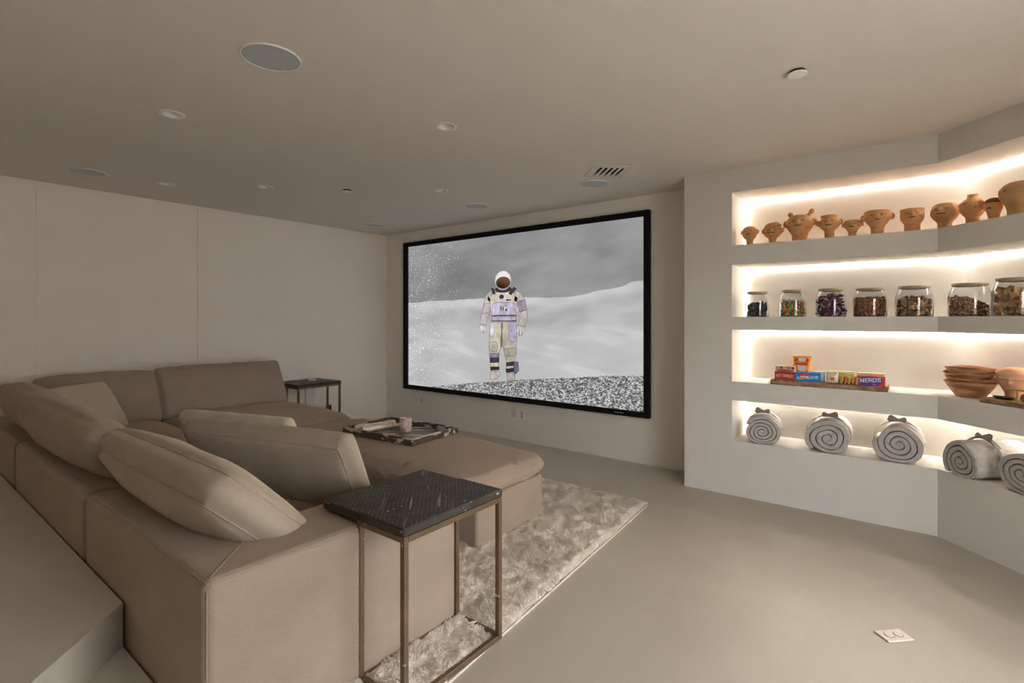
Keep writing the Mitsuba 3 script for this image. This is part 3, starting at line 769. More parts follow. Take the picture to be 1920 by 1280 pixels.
put('cable', tube([(XL + 0.035, 3.61, 0.216), (XL + 0.04, 3.645, 0.19), (XL + 0.05, 3.655, 0.12), (XL + 0.05, 3.63, 0.02)], 0.0022, 6), flat((0.05, 0.05, 0.05)), ad, True)

# ------------------------------------------------------------------ tray and what lies in it
tr = thing('serving_tray', 'large rectangular dark marbled wooden tray on the ottoman', 'tray')
TW, TD, TZ, TC = 0.715, 0.49, 0.484, (-3.045, 2.535, 0.0)


def tray_part(x0, x1, y0, y1, z0, z1, b):
    return rotz(bevel_box(x0, x1, y0, y1, z0, z1, b), 4.7, TC)


a_, b_ = TW / 2, TD / 2
put('bottom', tray_part(-a_ + 0.012, a_ - 0.012, -b_ + 0.012, b_ - 0.012, TZ, TZ + 0.012, 0.002), 'm_tray', tr)
put('side', tray_part(-a_, a_, -b_, -b_ + 0.016, TZ, TZ + 0.048, 0.0025), 'm_tray', tr)
put('side', tray_part(-a_, a_, b_ - 0.016, b_, TZ, TZ + 0.048, 0.0025), 'm_tray', tr)
put('side', tray_part(-a_, -a_ + 0.016, -b_ + 0.016, b_ - 0.016, TZ, TZ + 0.048, 0.0025), 'm_tray', tr)
put('side', tray_part(a_ - 0.016, a_, -b_ + 0.016, b_ - 0.016, TZ, TZ + 0.048, 0.0025), 'm_tray', tr)
ca = thing('candle', 'pale pink candle in a glass jar on the dark tray', 'candle')
at = (-3.035, 2.575, TZ + 0.012)
jar = lathe([(0.0, 0.0), (0.042, 0.0), (0.0445, 0.004), (0.0445, 0.096), (0.0435, 0.099), (0.042, 0.097), (0.0415, 0.088), (0.0, 0.087)], 40)


def candle_fn(p, n, uv):
    q = F(p.x * 70, p.y * 70, p.z * 45)
    return mikit.mix((0.50, 0.35, 0.31), (0.72, 0.60, 0.55), mikit.smoothstep(0.35, 0.7, q))


put('glass_jar', rotz(jar, 0, at), mat('m_candle', {'type': 'principled', 'base_color': mikit.proc(candle_fn), 'roughness': 0.12, 'specular': 0.5, 'clearcoat': 0.6}), ca, 40)
lab = []
for k in range(9):
    a0 = math.radians(-75 - 28 + k * 7)
    q = trimesh.creation.box((0.0012, 0.0058, 0.04))
    lab.append(rotz(q, math.degrees(a0), (at[0] + 0.0449 * math.cos(a0), at[1] + 0.0449 * math.sin(a0), at[2] + 0.05)))
put('paper_label', cat_mesh(lab), flat((0.70, 0.62, 0.56), 0.7), ca)
lines = []
for r_ in range(4):
    for k in range(2 + r_ % 3):
        a0 = math.radians(-75 - 14 + k * 9 + (r_ % 2) * 3)
        q = trimesh.creation.box((0.0008, 0.0048, 0.0022))
        lines.append(rotz(q, math.degrees(a0), (at[0] + 0.0457 * math.cos(a0), at[1] + 0.0457 * math.sin(a0), at[2] + 0.062 - r_ * 0.008)))
put('print', cat_mesh(lines), flat((0.22, 0.17, 0.15)), ca)
put('wick', tube([(at[0], at[1], at[2] + 0.086), (at[0] + 0.001, at[1], at[2] + 0.094)], 0.001, 6), DARK, ca)


def rod(label, a, b, r0, ringed):
    a, b = np.array(a), np.array(b)
    L = np.linalg.norm(b - a)
    prof = [(0.0, 0.0), (r0 * 0.9, 0.004), (r0, 0.02), (r0 * 0.86, L * 0.45)]
    if ringed:
        z = L * 0.55
        k = 0
        while z < L - 0.03:
            r = r0 * (0.80 - 0.35 * (z / L - 0.55) / 0.45)
            prof += [(r * 0.72, z), (r, z + 0.006), (r, z + 0.011), (r * 0.72, z + 0.016)]
            z += 0.018
        prof += [(r0 * 0.34, L - 0.022), (r0 * 0.5, L - 0.008), (0.0, L)]
    else:
        prof += [(r0 * 1.02, L * 0.86), (r0 * 1.12, L - 0.02), (r0 * 0.9, L - 0.004), (0.0, L)]
    g = lathe(prof, 20)
    g.apply_transform(trimesh.geometry.align_vectors([0, 0, 1], (b - a) / L))
    g.apply_translation(a)
    return g


bone = wood((0.58, 0.50, 0.40), (0.74, 0.67, 0.57), 40, 40, 40)
mat('m_bone', bone)
t = thing('carved_rod', 'smooth cream carved rod lying in the dark tray', 'rod')
put('shaft', rod('', (-3.335, 2.335, TZ + 0.036), (-3.265, 2.665, TZ + 0.036), 0.021, False), 'm_bone', t, 30)
t = thing('carved_rod', 'cream carved rod with a ringed tip, nearest the candle in the tray', 'rod')
put('shaft', rod('', (-3.245, 2.335, TZ + 0.034), (-3.165, 2.665, TZ + 0.034), 0.0225, True), 'm_bone', t, 30)
lp = [(-3.162 + 0.010 * math.cos(a) * 0.5, 2.674 + 0.012 * math.sin(a), TZ + 0.034) for a in np.linspace(0, 2 * math.pi, 14)[:-1]]
put('loop', tube(lp, 0.003, 6, closed=True), 'm_bone', t, True)

# ------------------------------------------------------------------ shag rug
rg = thing('shag_rug', 'cream shag rug under the sofa and near side table', 'rug')
RC = np.array([(-4.3, 0.86), (-1.318, 0.95), (-1.515, 3.515), (-4.3, 3.44)])
put('backing', extrude(Polygon(RC), 0.010), flat((0.50, 0.46, 0.40), 0.9, 0, 0.1), rg)
RX0, RX1, RY0, RY1, CELL = -2.80, -1.29, 0.92, 3.53, 0.006
RUG = Polygon(RC)


def rug_height(x, y):
    q = np.stack([x, y, 0 * x], -1)
    c = meshkit.fbm(q * 15, 3, 4)
    r = 1 - np.abs(meshkit.fbm(q * 21 + 5, 2, 6) - 0.5) * 2.6
    inner = shapely.distance(shapely.boundary(RUG), shapely.points(x, y))
    inn = shapely.contains_xy(RUG, x, y)
    e = np.where(inn, 0.55 + 0.45 * np.clip(inner / (0.02 + 0.03 * c), 0, 1), 0.5)
    return 0.006 + e * (0.008 + 0.027 * c + 0.005 * r)


gx, gy = np.meshgrid(np.arange(RX0, RX1, CELL), np.arange(RY0, RY1, CELL), indexing='ij')
gz = rug_height(gx.ravel(), gy.ravel()).reshape(gx.shape)
gz = gz + (meshkit.noise(np.stack([gx * 110, gy * 110, 0 * gx], -1), 3) - 0.5) * 0.007
ok = shapely.contains_xy(RUG, gx.ravel(), gy.ravel()).reshape(gx.shape)
ii, jj = np.meshgrid(np.arange(gx.shape[0] - 1), np.arange(gx.shape[1] - 1), indexing='ij')
cell_ok = (ok[:-1, :-1] & ok[1:, 1:] & ok[1:, :-1] & ok[:-1, 1:]).ravel()
nj = gx.shape[1]
qd = np.stack([ii * nj + jj, (ii + 1) * nj + jj, (ii + 1) * nj + jj + 1, ii * nj + jj + 1], -1).reshape(-1, 4)[cell_ok]
V = np.stack([gx, gy, gz], -1).reshape(-1, 3)
mat('m_rug', {'type': 'twosided', 'bsdf': {'type': 'diffuse', 'reflectance': mikit.proc(lambda p, n, uv: mikit.mix((0.70, 0.665, 0.61), (0.96, 0.93, 0.88), N(p.x * 210, p.y * 210, p.z * 160)))}})
hm = trimesh.Trimesh(V, np.vstack([qd[:, [0, 1, 2]], qd[:, [0, 2, 3]]]), process=False)
hm.remove_unreferenced_vertices()
put('pile', hm, 'm_rug', rg, True)
n_try = 240000
P = np.stack([rng.uniform(RX0, RX1, n_try), rng.uniform(RY0, RY1, n_try)], -1)
keep = shapely.contains_xy(RUG, P[:, 0], P[:, 1])


def under(x0, x1, y0, y1):
    return (P[:, 0] > x0) & (P[:, 0] < x1) & (P[:, 1] > y0) & (P[:, 1] < y1)


for r_ in ((-4.5, -1.61, 0.5, 1.645), (-4.5, -1.975, 2.198, 2.842)):
    keep &= ~under(*r_)
for x in (-1.606, -1.362):
    keep &= ~under(x - 0.016, x + 0.016, 1.13, 1.67)
for y in (1.15, 1.65):
    keep &= ~under(-1.62, -1.35, y - 0.016, y + 0.016)
P = P[keep]
nP = len(P)
p3 = np.stack([P[:, 0], P[:, 1], 0 * P[:, 0]], -1)
hb = rug_height(P[:, 0], P[:, 1])
ang = meshkit.fbm(p3 * 7, 2, 2) * 4 * np.pi + rng.normal(0, 0.6, nP)
hgt = rng.uniform(0.008, 0.019, nP)
d2 = np.stack([np.cos(ang), np.sin(ang)], -1)
lean = rng.uniform(0.6, 1.6, nP)
side = np.stack([-d2[:, 1], d2[:, 0]], -1) * rng.uniform(0.0013, 0.0024, nP)[:, None]
s3 = np.stack([side[:, 0], side[:, 1], 0 * side[:, 0]], -1)
base = np.stack([P[:, 0], P[:, 1], hb - 0.002], -1)
mid = base + np.stack([d2[:, 0] * lean * hgt * 0.35, d2[:, 1] * lean * hgt * 0.35, hgt * 0.65], -1)
tip = base + np.stack([d2[:, 0] * lean * hgt, d2[:, 1] * lean * hgt, hgt * 0.9], -1)
V = np.stack([base - s3, base + s3, mid - s3, mid + s3, tip], 1).reshape(-1, 3)
i5 = (np.arange(nP) * 5)[:, None]
Fc = np.concatenate([i5 + np.array([[0, 1, 3]]), i5 + np.array([[0, 3, 2]]), i5 + np.array([[2, 3, 4]])], 0)
tone = np.clip(0.92 + 0.20 * rng.normal(0, 0.5, nP), 0.62, 1.06)[:, None] * np.array([[0.93, 0.89, 0.83]])
e_ = 0.01
gr = np.stack([(rug_height(P[:, 0] + e_, P[:, 1]) - hb) / e_, (rug_height(P[:, 0], P[:, 1] + e_) - hb) / e_], -1)
up = np.stack([-0.5 * gr[:, 0], -0.5 * gr[:, 1], np.ones(nP)], -1) + rng.normal(0, 0.28, (nP, 3))
up /= np.linalg.norm(up, axis=1, keepdims=True)
fk = put('tufts', trimesh.Trimesh(V, Fc, process=False), 'm_pile', rg, True, kind='stuff', color=np.repeat(tone, 5, 0))
scene[fk]['filename'] = meshkit.write_ply((V, Fc), False, None, np.repeat(tone, 5, 0), normals=np.repeat(up, 5, 0))
scene[fk]['face_normals'] = False

# ------------------------------------------------------------------ terracotta head pots on the top shelf
def head_pot(label, x, y, w, top, face=-90.0, mouth_w=0.34, ears=True, rim=None, horns=False, cap=False, spout=False, hair=False, neck=0.42, z0=1.899, nose=0.16, dark=False, fat=0.0):
    """A clay pot shaped as a head: w wide, its top at height top, its face towards the angle face."""
    t = thing('clay_head_pot', label, 'pot', 'clay head pots on the top shelf')
    R, h = w / 2 * (0.90 if ears else 1.0), top - z0
    if rim == 'collar':
        prof = [(neck * 0.95, 0.0), (neck, 0.2), (neck * 1.05, 0.36), (0.72, 0.47), (0.96, 0.60), (1.0, 0.70), (0.90, 0.80), (0.74, 0.86), (0.72, 0.90), (0.80, 1.0)]
    elif rim == 'bowl':
        prof = [(neck, 0.0), (neck * 1.0, 0.25), (neck * 1.12, 0.38), (0.72, 0.50), (0.92, 0.66), (1.0, 0.80), (0.98, 0.92), (0.93, 1.0)]
    elif rim == 'straight':
        prof = [(neck, 0.0), (neck * 1.0, 0.34), (0.80, 0.46), (0.96, 0.58), (1.0, 0.74), (0.98, 0.9), (1.0, 1.0)]
    elif spout:
        prof = [(neck, 0.0), (neck, 0.24), (0.68, 0.34), (0.94, 0.48), (1.0, 0.60), (0.94, 0.72), (0.68, 0.83), (0.44, 0.89), (0.38, 0.94), (0.42, 1.0)]
    else:
        prof = [(neck, 0.0), (neck, 0.2), (neck * 1.10, 0.30), (0.80, 0.43), (0.98, 0.57), (1.0, 0.67), (0.92, 0.82), (0.72, 0.93), (0.40, 0.985), (0.0, 1.0)]
    pr, pz = np.array([p[0] for p in prof]), np.array([p[1] for p in prof])
    tt = np.linspace(0, 1, 46)
    s = np.linspace(0, 1, len(pr))
    from scipy.interpolate import PchipInterpolator
    rr, zz = PchipInterpolator(s, pr)(tt), PchipInterpolator(s, pz)(tt)
    opened = prof[-1][0] > 0.01
    if opened:
        rr = np.concatenate([rr, [rr[-1] - 0.05, rr[-1] - 0.10, rr[-1] - 0.12, 0.0]])
        zz = np.concatenate([zz, [1.012, 1.0, 0.93, 0.80]])
    n = 64
    a = np.arange(n) * 2 * np.pi / n
    A, Zr = np.meshgrid(a, zz)
    Rr = np.repeat(rr[:, None], n, 1)
    da = (A - math.radians(face) + np.pi) % (2 * np.pi) - np.pi
    outer = np.repeat((np.arange(len(rr)) < 46)[:, None], n, 1)
    fz = 0.70 if rim else 0.64
    if spout:
        fz = 0.60
    if rim == 'collar':
        fz = 0.655
    VS = 0.72                                                # how tall the face is against the pot

    def bump(ca, cz, sa, sz):
        return np.exp(-((da - ca) / sa) ** 2 - ((Zr - fz - (cz - fz) * VS) / (sz * VS)) ** 2)
    d = nose * 1.7 * bump(0, fz + 0.05, 0.13, 0.085) + nose * 0.9 * bump(0, fz + 0.13, 0.10, 0.07)
    d += 0.09 * (bump(-0.38, fz + 0.19, 0.24, 0.035) + bump(0.38, fz + 0.19, 0.24, 0.035))
    d -= 0.07 * (bump(-0.36, fz + 0.115, 0.15, 0.035) + bump(0.36, fz + 0.115, 0.15, 0.035))
    d += 0.05 * (bump(-0.36, fz + 0.11, 0.09, 0.018) + bump(0.36, fz + 0.11, 0.09, 0.018))
    d += 0.07 * bump(0, fz - 0.075, mouth_w, 0.028) + 0.07 * bump(0, fz - 0.15, mouth_w * 0.9, 0.028) - 0.08 * bump(0, fz - 0.112, mouth_w, 0.014)
    d += 0.05 * bump(0, fz - 0.22, 0.3, 0.05) + 0.05 * (bump(-0.8, fz, 0.3, 0.1) + bump(0.8, fz, 0.3, 0.1))
    d += 0.03 * (meshkit.fbm(np.stack([np.cos(A) * 2.2, np.sin(A) * 2.2, Zr * 3 + x * 9], -1), 3) - 0.5)
    Rr = Rr + np.where(outer, d, 0) * np.clip(Rr * 3, 0, 1)
    ell = 1 + fat * np.cos(da)
    X, Y = Rr * R * ell * np.cos(A), Rr * R * ell * np.sin(A)
    P = np.stack([X, Y, Zr * h], -1)
    m_, k_ = P.shape[:2]
    i, j = np.meshgrid(np.arange(m_ - 1), np.arange(n), indexing='ij')
    j2 = (j + 1) % n
    q = np.stack([i * n + j, i * n + j2, (i + 1) * n + j2, (i + 1) * n + j], -1).reshape(-1, 4)
    vs = np.vstack([P.reshape(-1, 3), [[0, 0, 0]]])
    fc = np.vstack([q[:, [0, 1, 2]], q[:, [0, 2, 3]], np.stack([np.full(n, m_ * n), (np.arange(n) + 1) % n, np.arange(n)], -1)])
    g = trimesh.Trimesh(vs, fc, process=False)
    g.apply_translation((x, y, z0))
    clay = 'm_clay_brown' if dark else 'm_clay'
    put('body', g, clay, t, 55)
    fr = math.radians(face)
    if ears:
        for sgn in (-1, 1):
            e = trimesh.creation.torus(0.066 * w, 0.042 * w, 20, 10)
            e.apply_transform(trimesh.transformations.scale_matrix(1.25, direction=[1, 0, 0]))
            M = np.eye(4)
            ea = fr + sgn * math.pi / 2
            out, fwd = np.array([math.cos(ea), math.sin(ea), 0]), np.array([math.cos(fr), math.sin(fr), 0])
            nrm = (fwd * 0.8 + out * 0.6)
            M[:3, 2] = nrm
            M[:3, 0] = (0, 0, 1)
            M[:3, 1] = np.cross(nrm, (0, 0, 1))
            M[:3, 3] = out * R * 1.03 + np.array([0, 0, h * (fz + 0.06)])
            e.apply_transform(M)
            e.apply_translation((x, y, z0))
            put('ear', e, clay, t, True)
    for sgn in (-1, 1):
        ea = fr + sgn * 0.37
        p_ = np.array([math.cos(ea), math.sin(ea), 0]) * R * 0.985
        pu = trimesh.creation.icosphere(2, 0.030 * w)
        pu.apply_transform(trimesh.transformations.scale_matrix(0.55, direction=[0, 0, 1]))
        pu.apply_translation(p_ + np.array([x, y, z0 + h * (fz + 0.112 * VS)]))
        put('eye', pu, 'm_clay_dark', t, True)
    lipa = np.linspace(-mouth_w * 0.8, mouth_w * 0.8, 9)
    rz = float(np.interp(fz - 0.112 * VS, zz[:46], rr[:46])) * R + 0.0015
    put('mouth_line', tube([(x + rz * math.cos(fr + q_), y + rz * math.sin(fr + q_), z0 + h * (fz - 0.112 * VS + 0.012 * abs(q_))) for q_ in lipa], 0.0022, 6), 'm_clay_dark', t, True)
    if horns:
        for sgn in (-1, 1):
            ea = fr + sgn * math.pi / 2
            o = np.array([math.cos(ea), math.sin(ea), 0])
            c0 = np.array([x, y, z0 + h * 0.93]) + o * R * 0.52
            c1 = np.array([x, y, z0 + h * (1.06 if sgn > 0 else 1.01)]) + o * R * (0.88 if sgn > 0 else 0.68)
            k = m3.Manifold.batch_hull([m3.Manifold.sphere(0.013, 16).translate(tuple(c0)), m3.Manifold.sphere(0.012, 16).translate(tuple(c1))])
            ball = trimesh.creation.icosphere(2, 0.019)
            ball.apply_translation(c1 + np.array([0, 0, 0.006]))
            put('horn', cat_mesh([k, ball]), clay, t, 40)
    if cap:
        e = lathe([(0.0, 0.0), (R * 0.95, 0.0), (R * 1.0, 0.006), (R * 0.82, 0.020), (R * 0.62, 0.032), (0.0, 0.036)], 32)
        e.apply_transform(trimesh.transformations.rotation_matrix(math.radians(-12), [0, 1, 0]))
        e.apply_translation((x, y, top - 0.018))
        put('cap', e, clay, t, 40)
    if hair:
        e = lathe([(R * 0.97, 0.0), (R * 1.01, 0.004), (R * 1.0, h * 0.06), (R * 0.90, h * 0.14), (R * 0.5, h * 0.21), (0.0, h * 0.23)], 32)
        e.apply_translation((x, y, top - h * 0.215))
        put('hair', e, 'm_clay_dark', t, 40)
    return t


PG = None
head_pot('smallest round-headed clay pot with big ears at the left end of the top shelf', -1.003, 4.235, 0.118, 2.050, neck=0.46, fat=0.0)
head_pot('clay head pot with a tilted flat cap, second from the left', -0.843, 4.235, 0.138, 2.040, neck=0.42, cap=True, mouth_w=0.6)
head_pot('biggest clay head pot, with two knobbed horns', -0.667, 4.25, 0.196, 2.098, neck=0.56, horns=True, mouth_w=0.3)
head_pot('clay head pot with a wide collar rim, right of the horned pot', -0.481, 4.24, 0.150, 2.066, neck=0.44, rim='collar')
head_pot('tiny clay head pot with a wide open rim between two bigger pots', -0.344, 4.235, 0.114, 2.014, neck=0.46, rim='bowl')
head_pot('broad clay head pot with a bowl rim and ears, in the middle of the shelf', -0.205, 4.24, 0.172, 2.062, neck=0.48, rim='bowl', mouth_w=0.22)
head_pot('straight-sided reddish clay head pot without ears, left of the wall bend', -0.020, 4.24, 0.128, 2.050, neck=0.66, rim='straight', ears=False)
head_pot('tall brown clay head pot with a painted face, right at the wall bend', 0.144, 4.25, 0.146, 2.074, face=-110, neck=0.50, ears=False, dark=True, mouth_w=0.4, nose=0.2)
head_pot('clay head pot in profile with a narrow spout on top', 0.268, 4.133, 0.138, 2.082, face=-150, neck=0.52, spout=True, nose=0.13, fat=0.04)
head_pot('small clay head pot with dark hair, second from the right', 0.353, 4.05, 0.080, 2.036, face=-125, neck=0.62, hair=True, ears=False)
head_pot('large brown clay head pot in profile at the right end of the top shelf', 0.452, 3.955, 0.172, 2.098, face=-165, neck=0.62, dark=True, ears=False, nose=0.05, fat=0.02)


# ------------------------------------------------------------------ candy jars
def ell(r, sq, sub=1):
    e = trimesh.creation.icosphere(sub, r)
    e.apply_transform(trimesh.transformations.scale_matrix(sq, direction=[0, 0, 1]))
    return e


def crumb(r):
    e = trimesh.creation.icosphere(1, r)
    e.vertices *= (0.62 + 0.6 * rng.random((len(e.vertices), 1)))
    return e


def flake(r):
    g = np.linspace(-1, 1, 4)
    a, b = np.meshgrid(g, g)
    z = 0.35 * np.sin(a * 2 + rng.random() * 6) * np.cos(b * 2.2 + rng.random() * 6)
    P = np.stack([a * r, b * r * 0.8, z * r], -1).reshape(-1, 3)
    Q = P + np.array([0, 0, r * 0.09])
    f = []
    for i in range(3):
        for j in range(3):
            k = i * 4 + j
            f += [[k, k + 1, k + 5], [k, k + 5, k + 4], [k + 16, k + 21, k + 17], [k + 16, k + 20, k + 21]]
    m = trimesh.Trimesh(np.vstack([P, Q]), f, process=False)
    return trimesh.convex.convex_hull(m) if rng.random() < 0.25 else m


def wrapper(r):
    b = trimesh.creation.box((r * 2.2, r * 1.1, r * 0.7))
    b = b.subdivide()
    b.vertices += rng.normal(0, r * 0.10, b.vertices.shape)
    w1 = trimesh.creation.cone(r * 0.6, r * 0.8, sections=7)
    w1.apply_transform(trimesh.transformations.rotation_matrix(math.pi / 2, [0, 1, 0]))
    w2 = w1.copy()
    w1.apply_translation((-r * 1.85, 0, 0))
    w2.apply_transform(trimesh.transformations.rotation_matrix(math.pi, [0, 0, 1]))
    w2.apply_translation((r * 1.85, 0, 0))
    return trimesh.util.concatenate([b, w1, w2])


def fill(make, cols, weights, R, h, step, slope=0.0, size=1.0, heap=0.0, bumpy=0.012):
    ms, cs = [], []
    z = step * 0.5
    while z < h + bumpy + abs(slope) * R + heap:
        n = int(2 * R / step) + 1
        for i in range(n):
            for j in range(n):
                x_, y_ = (i - n / 2 + 0.5) * step + rng.uniform(-1, 1) * step * 0.3, (j - n / 2 + 0.5) * step + rng.uniform(-1, 1) * step * 0.3
                rad = math.hypot(x_, y_)
                if rad > R - max(step * 0.45, size * 0.95) or rad < R - step * 2.4 and z < h - step * 2.2:
                    continue
                lim = h + slope * x_ + heap * (1 - (rad / R) ** 2) + rng.uniform(-1, 1) * bumpy
                if z > lim:
                    continue
                g = make(size)
                Rm = trimesh.transformations.random_rotation_matrix(rng.random(3))
                g.apply_transform(Rm)
                g.apply_translation((x_, y_, z + rng.uniform(-1, 1) * step * 0.2))
                c = np.array(cols[rng.choice(len(cols), p=weights)]) * rng.uniform(1.0, 1.45)
                ms.append(g)
                cs.append(np.repeat(c[None], len(g.vertices), 0))
        z += step * 0.82
    return trimesh.util.concatenate(ms), np.clip(np.vstack(cs), 0, 1)


def candy_jar(label, x, y, w, h, make, cols, weights, fh, step, size, what, **kw):
    t = thing('candy_jar', label, 'jar', 'glass candy jars on the second shelf')
    z0, R = 1.3565, w / 2
    sh = h * 0.60
    out_ = [(0.0, 0.0008), (R * 0.90, 0.0008), (R * 0.98, 0.004), (R, 0.012), (R, sh), (R * 0.985, sh + h * 0.06), (R * 0.93, sh + h * 0.14), (R * 0.82, sh + h * 0.26), (R * 0.775, sh + h * 0.31), (R * 0.765, h - 0.017)]
    tk = 0.0022
    inn_ = [(max(r_ - tk, 0.0), max(z_, 0.004)) for r_, z_ in out_[::-1]]
    inn_[0] = (R * 0.765 - tk, h - 0.017)
    g = lathe(out_ + inn_, 56)
    g.merge_vertices()
    g.apply_translation((x, y, z0))
    put('glass', g, 'm_glass', t, 40)
    rim = tube([(x + R * 0.765 * math.cos(a), y + R * 0.765 * math.sin(a), z0 + h - 0.017) for a in np.linspace(0, 2 * math.pi, 49)[:-1]], 0.0016, 6, closed=True)
    put('rim', rim, flat((0.55, 0.55, 0.53), 0.1), t, True)
    foot = lathe([(R * 0.80, 0.0), (R * 0.93, 0.0), (R * 0.95, 0.004), (R * 0.80, 0.004), (R * 0.80, 0.0)], 48)
    foot.apply_translation((x, y, z0))
    put('foot_ring', foot, flat((0.42, 0.43, 0.42), 0.1), t, 40)
    lid = lathe([(0.0, -0.010), (R * 0.70, -0.010), (R * 0.74, -0.004), (R * 0.82, -0.003), (R * 0.84, 0.0), (R * 0.84, 0.007), (R * 0.82, 0.010), (0.0, 0.010)], 48)
    lid.apply_translation((x, y, z0 + h - 0.012))
    put('lid', lid, 'm_lid', t, 40, label='round wooden lid')
    m, c = fill(make, cols, weights, R - 0.007, fh, step, size=size, **kw)
    m.apply_translation((x, y, z0 + 0.006))
    put(what, m, 'm_candy', t, True, kind='stuff', color=c)
    return t


mat('m_candy', {'type': 'twosided', 'bsdf': {'type': 'principled', 'base_color': {'type': 'mesh_attribute', 'name': 'vertex_color'}, 'roughness': 0.35, 'specular': 0.5}})
W7 = lambda n: [1.0 / n] * n  # noqa: E731
candy_jar('lidded glass jar of black liquorice with white bits, leftmost of the jars', -0.950, 4.235, 0.166, 0.192, lambda s: ell(s, 0.42), [(0.022, 0.021, 0.022), (0.035, 0.033, 0.033), (0.75, 0.73, 0.70)], [0.48, 0.46, 0.06], 0.086, 0.017, 0.0125, 'liquorice', heap=0.012)
candy_jar('lidded glass jar of rainbow coloured round candies', -0.709, 4.235, 0.172, 0.198, lambda s: ell(s, 0.62), [(0.62, 0.17, 0.03), (0.06, 0.36, 0.05), (0.03, 0.10, 0.42), (0.62, 0.42, 0.05), (0.45, 0.04, 0.03), (0.10, 0.045, 0.02)], [0.24, 0.24, 0.14, 0.16, 0.12, 0.10], 0.104, 0.0135, 0.0078, 'candies', heap=0.004)
candy_jar('lidded glass jar of purple wrapped sweets', -0.471, 4.235, 0.184, 0.198, wrapper, [(0.115, 0.013, 0.05), (0.17, 0.025, 0.08), (0.07, 0.008, 0.035), (0.40, 0.37, 0.40)], [0.34, 0.26, 0.24, 0.16], 0.128, 0.025, 0.0125, 'sweets', heap=0.008, bumpy=0.02)
candy_jar('lidded glass jar filled high with small dark brown nuts', -0.245, 4.235, 0.194, 0.194, crumb, [(0.21, 0.075, 0.03), (0.28, 0.11, 0.045), (0.15, 0.05, 0.022)], W7(3), 0.112, 0.0135, 0.0095, 'nuts')
candy_jar('lidded glass jar of mixed brown trail mix', -0.010, 4.235, 0.202, 0.198, crumb, [(0.30, 0.16, 0.07), (0.46, 0.28, 0.13), (0.14, 0.055, 0.025), (0.10, 0.03, 0.03), (0.50, 0.34, 0.18)], W7(5), 0.098, 0.0165, 0.0115, 'trail_mix', heap=0.014)
candy_jar('lidded glass jar of small nuts sloping to one side, right of the wall bend', 0.255, 4.145, 0.206, 0.200, crumb, [(0.38, 0.21, 0.09), (0.50, 0.31, 0.15), (0.27, 0.13, 0.055), (0.20, 0.09, 0.045)], W7(4), 0.070, 0.0145, 0.0105, 'nuts', slope=-0.35, heap=0.025)
candy_jar('lidded glass jar of golden dried fruit chips at the right edge', 0.436, 3.958, 0.204, 0.212, flake, [(0.50, 0.31, 0.12), (0.60, 0.40, 0.18), (0.38, 0.20, 0.075), (0.28, 0.12, 0.05)], [0.35, 0.3, 0.22, 0.13], 0.128, 0.022, 0.021, 'fruit_chips', bumpy=0.015)

# ------------------------------------------------------------------ boards and snack boxes on the third shelf
SZ = 0.8665
t = thing('wooden_board', 'long brown wooden board carrying the candy boxes', 'board')
put('plank', bevel_box(-0.838, -0.142, 4.128, 4.36, SZ, SZ + 0.034, 0.003), 'm_board', t)
BZ = SZ + 0.0345


def candy_box(label, x0, x1, y0, y1, z0, z1, col, side=None, turn=0.0, group='candy boxes on the wooden board'):
    t = thing('candy_box', label, 'box', group)
    put('carton', bevel_box(x0, x1, y0, y1, z0, z1, 0.0012), flat(col, 0.35), t)
    return t


def print_on(t, name, mesh, x, y, z, col):
    """lays a flat mesh drawn in xy upright on a front that faces -y."""
    m = mesh.copy()
    m.apply_transform(trimesh.transformations.rotation_matrix(math.pi / 2, [1, 0, 0]))
    m.apply_translation((x, y, z))
    put(name, m, flat(col, 0.5), t)


def word(t, text, x0, x1, y, z0, hgt, col, slant=0.0, arc=0.0):
    m = meshkit.text_mesh(text, hgt, 0.0010, True)
    b = m.bounds
    m.apply_translation((-b[0][0], -b[0][1], 0))
    k = (x1 - x0) / (b[1][0] - b[0][0])
    m.apply_transform(np.diag([k, 1, 1, 1]))
    m.vertices[:, 1] += m.vertices[:, 0] * slant + arc * np.sin(np.pi * m.vertices[:, 0] / (x1 - x0))
    print_on(t, 'lettering', m, x0, y, z0, col)


def disc2(rx, ry, n=24, d=0.0006):
    a = np.linspace(0, 2 * np.pi, n + 1)[:-1]
    return extrude(Polygon(np.stack([rx * np.cos(a), ry * np.sin(a)], -1)), d)


def poly2(pts, d=0.0006):
    return extrude(Polygon(pts), d)


FY = 4.142
t = candy_box('red candy box with pale arched lettering under the beige box', -0.812, -0.682, FY, FY + 0.045, BZ, BZ + 0.058, (0.42, 0.035, 0.022))
print_on(t, 'stripe', poly2([(-0.808, BZ + 0.046), (-0.686, BZ + 0.046), (-0.686, BZ + 0.055), (-0.808, BZ + 0.055)]).apply_translation((0, -BZ, 0)), 0, FY, BZ, (0.16, 0.02, 0.015))
word(t, 'HOT TAMALES', -0.802, -0.694, FY - 0.0002, BZ + 0.018, 0.022, (0.82, 0.62, 0.50), arc=0.004)
t = candy_box('beige candy box with brown dots on top of the red box', -0.806, -0.682, FY + 0.004, FY + 0.05, BZ + 0.0585, BZ + 0.100, (0.62, 0.44, 0.30))
for cx_, rx_ in ((-0.768, 0.0095), (-0.722, 0.007), (-0.694, 0.009)):
    print_on(t, 'dot', disc2(rx_, rx_ * 0.8), cx_, FY + 0.004, BZ + 0.087, (0.11, 0.045, 0.025))
print_on(t, 'stripe', disc2(0.058, 0.008), -0.744, FY + 0.004, BZ + 0.068, (0.36, 0.05, 0.03))
t = candy_box('blue candy box with a red disc and white slanted lettering', -0.680, -0.523, FY - 0.004, FY + 0.035, BZ, BZ + 0.062, (0.012, 0.20, 0.52))
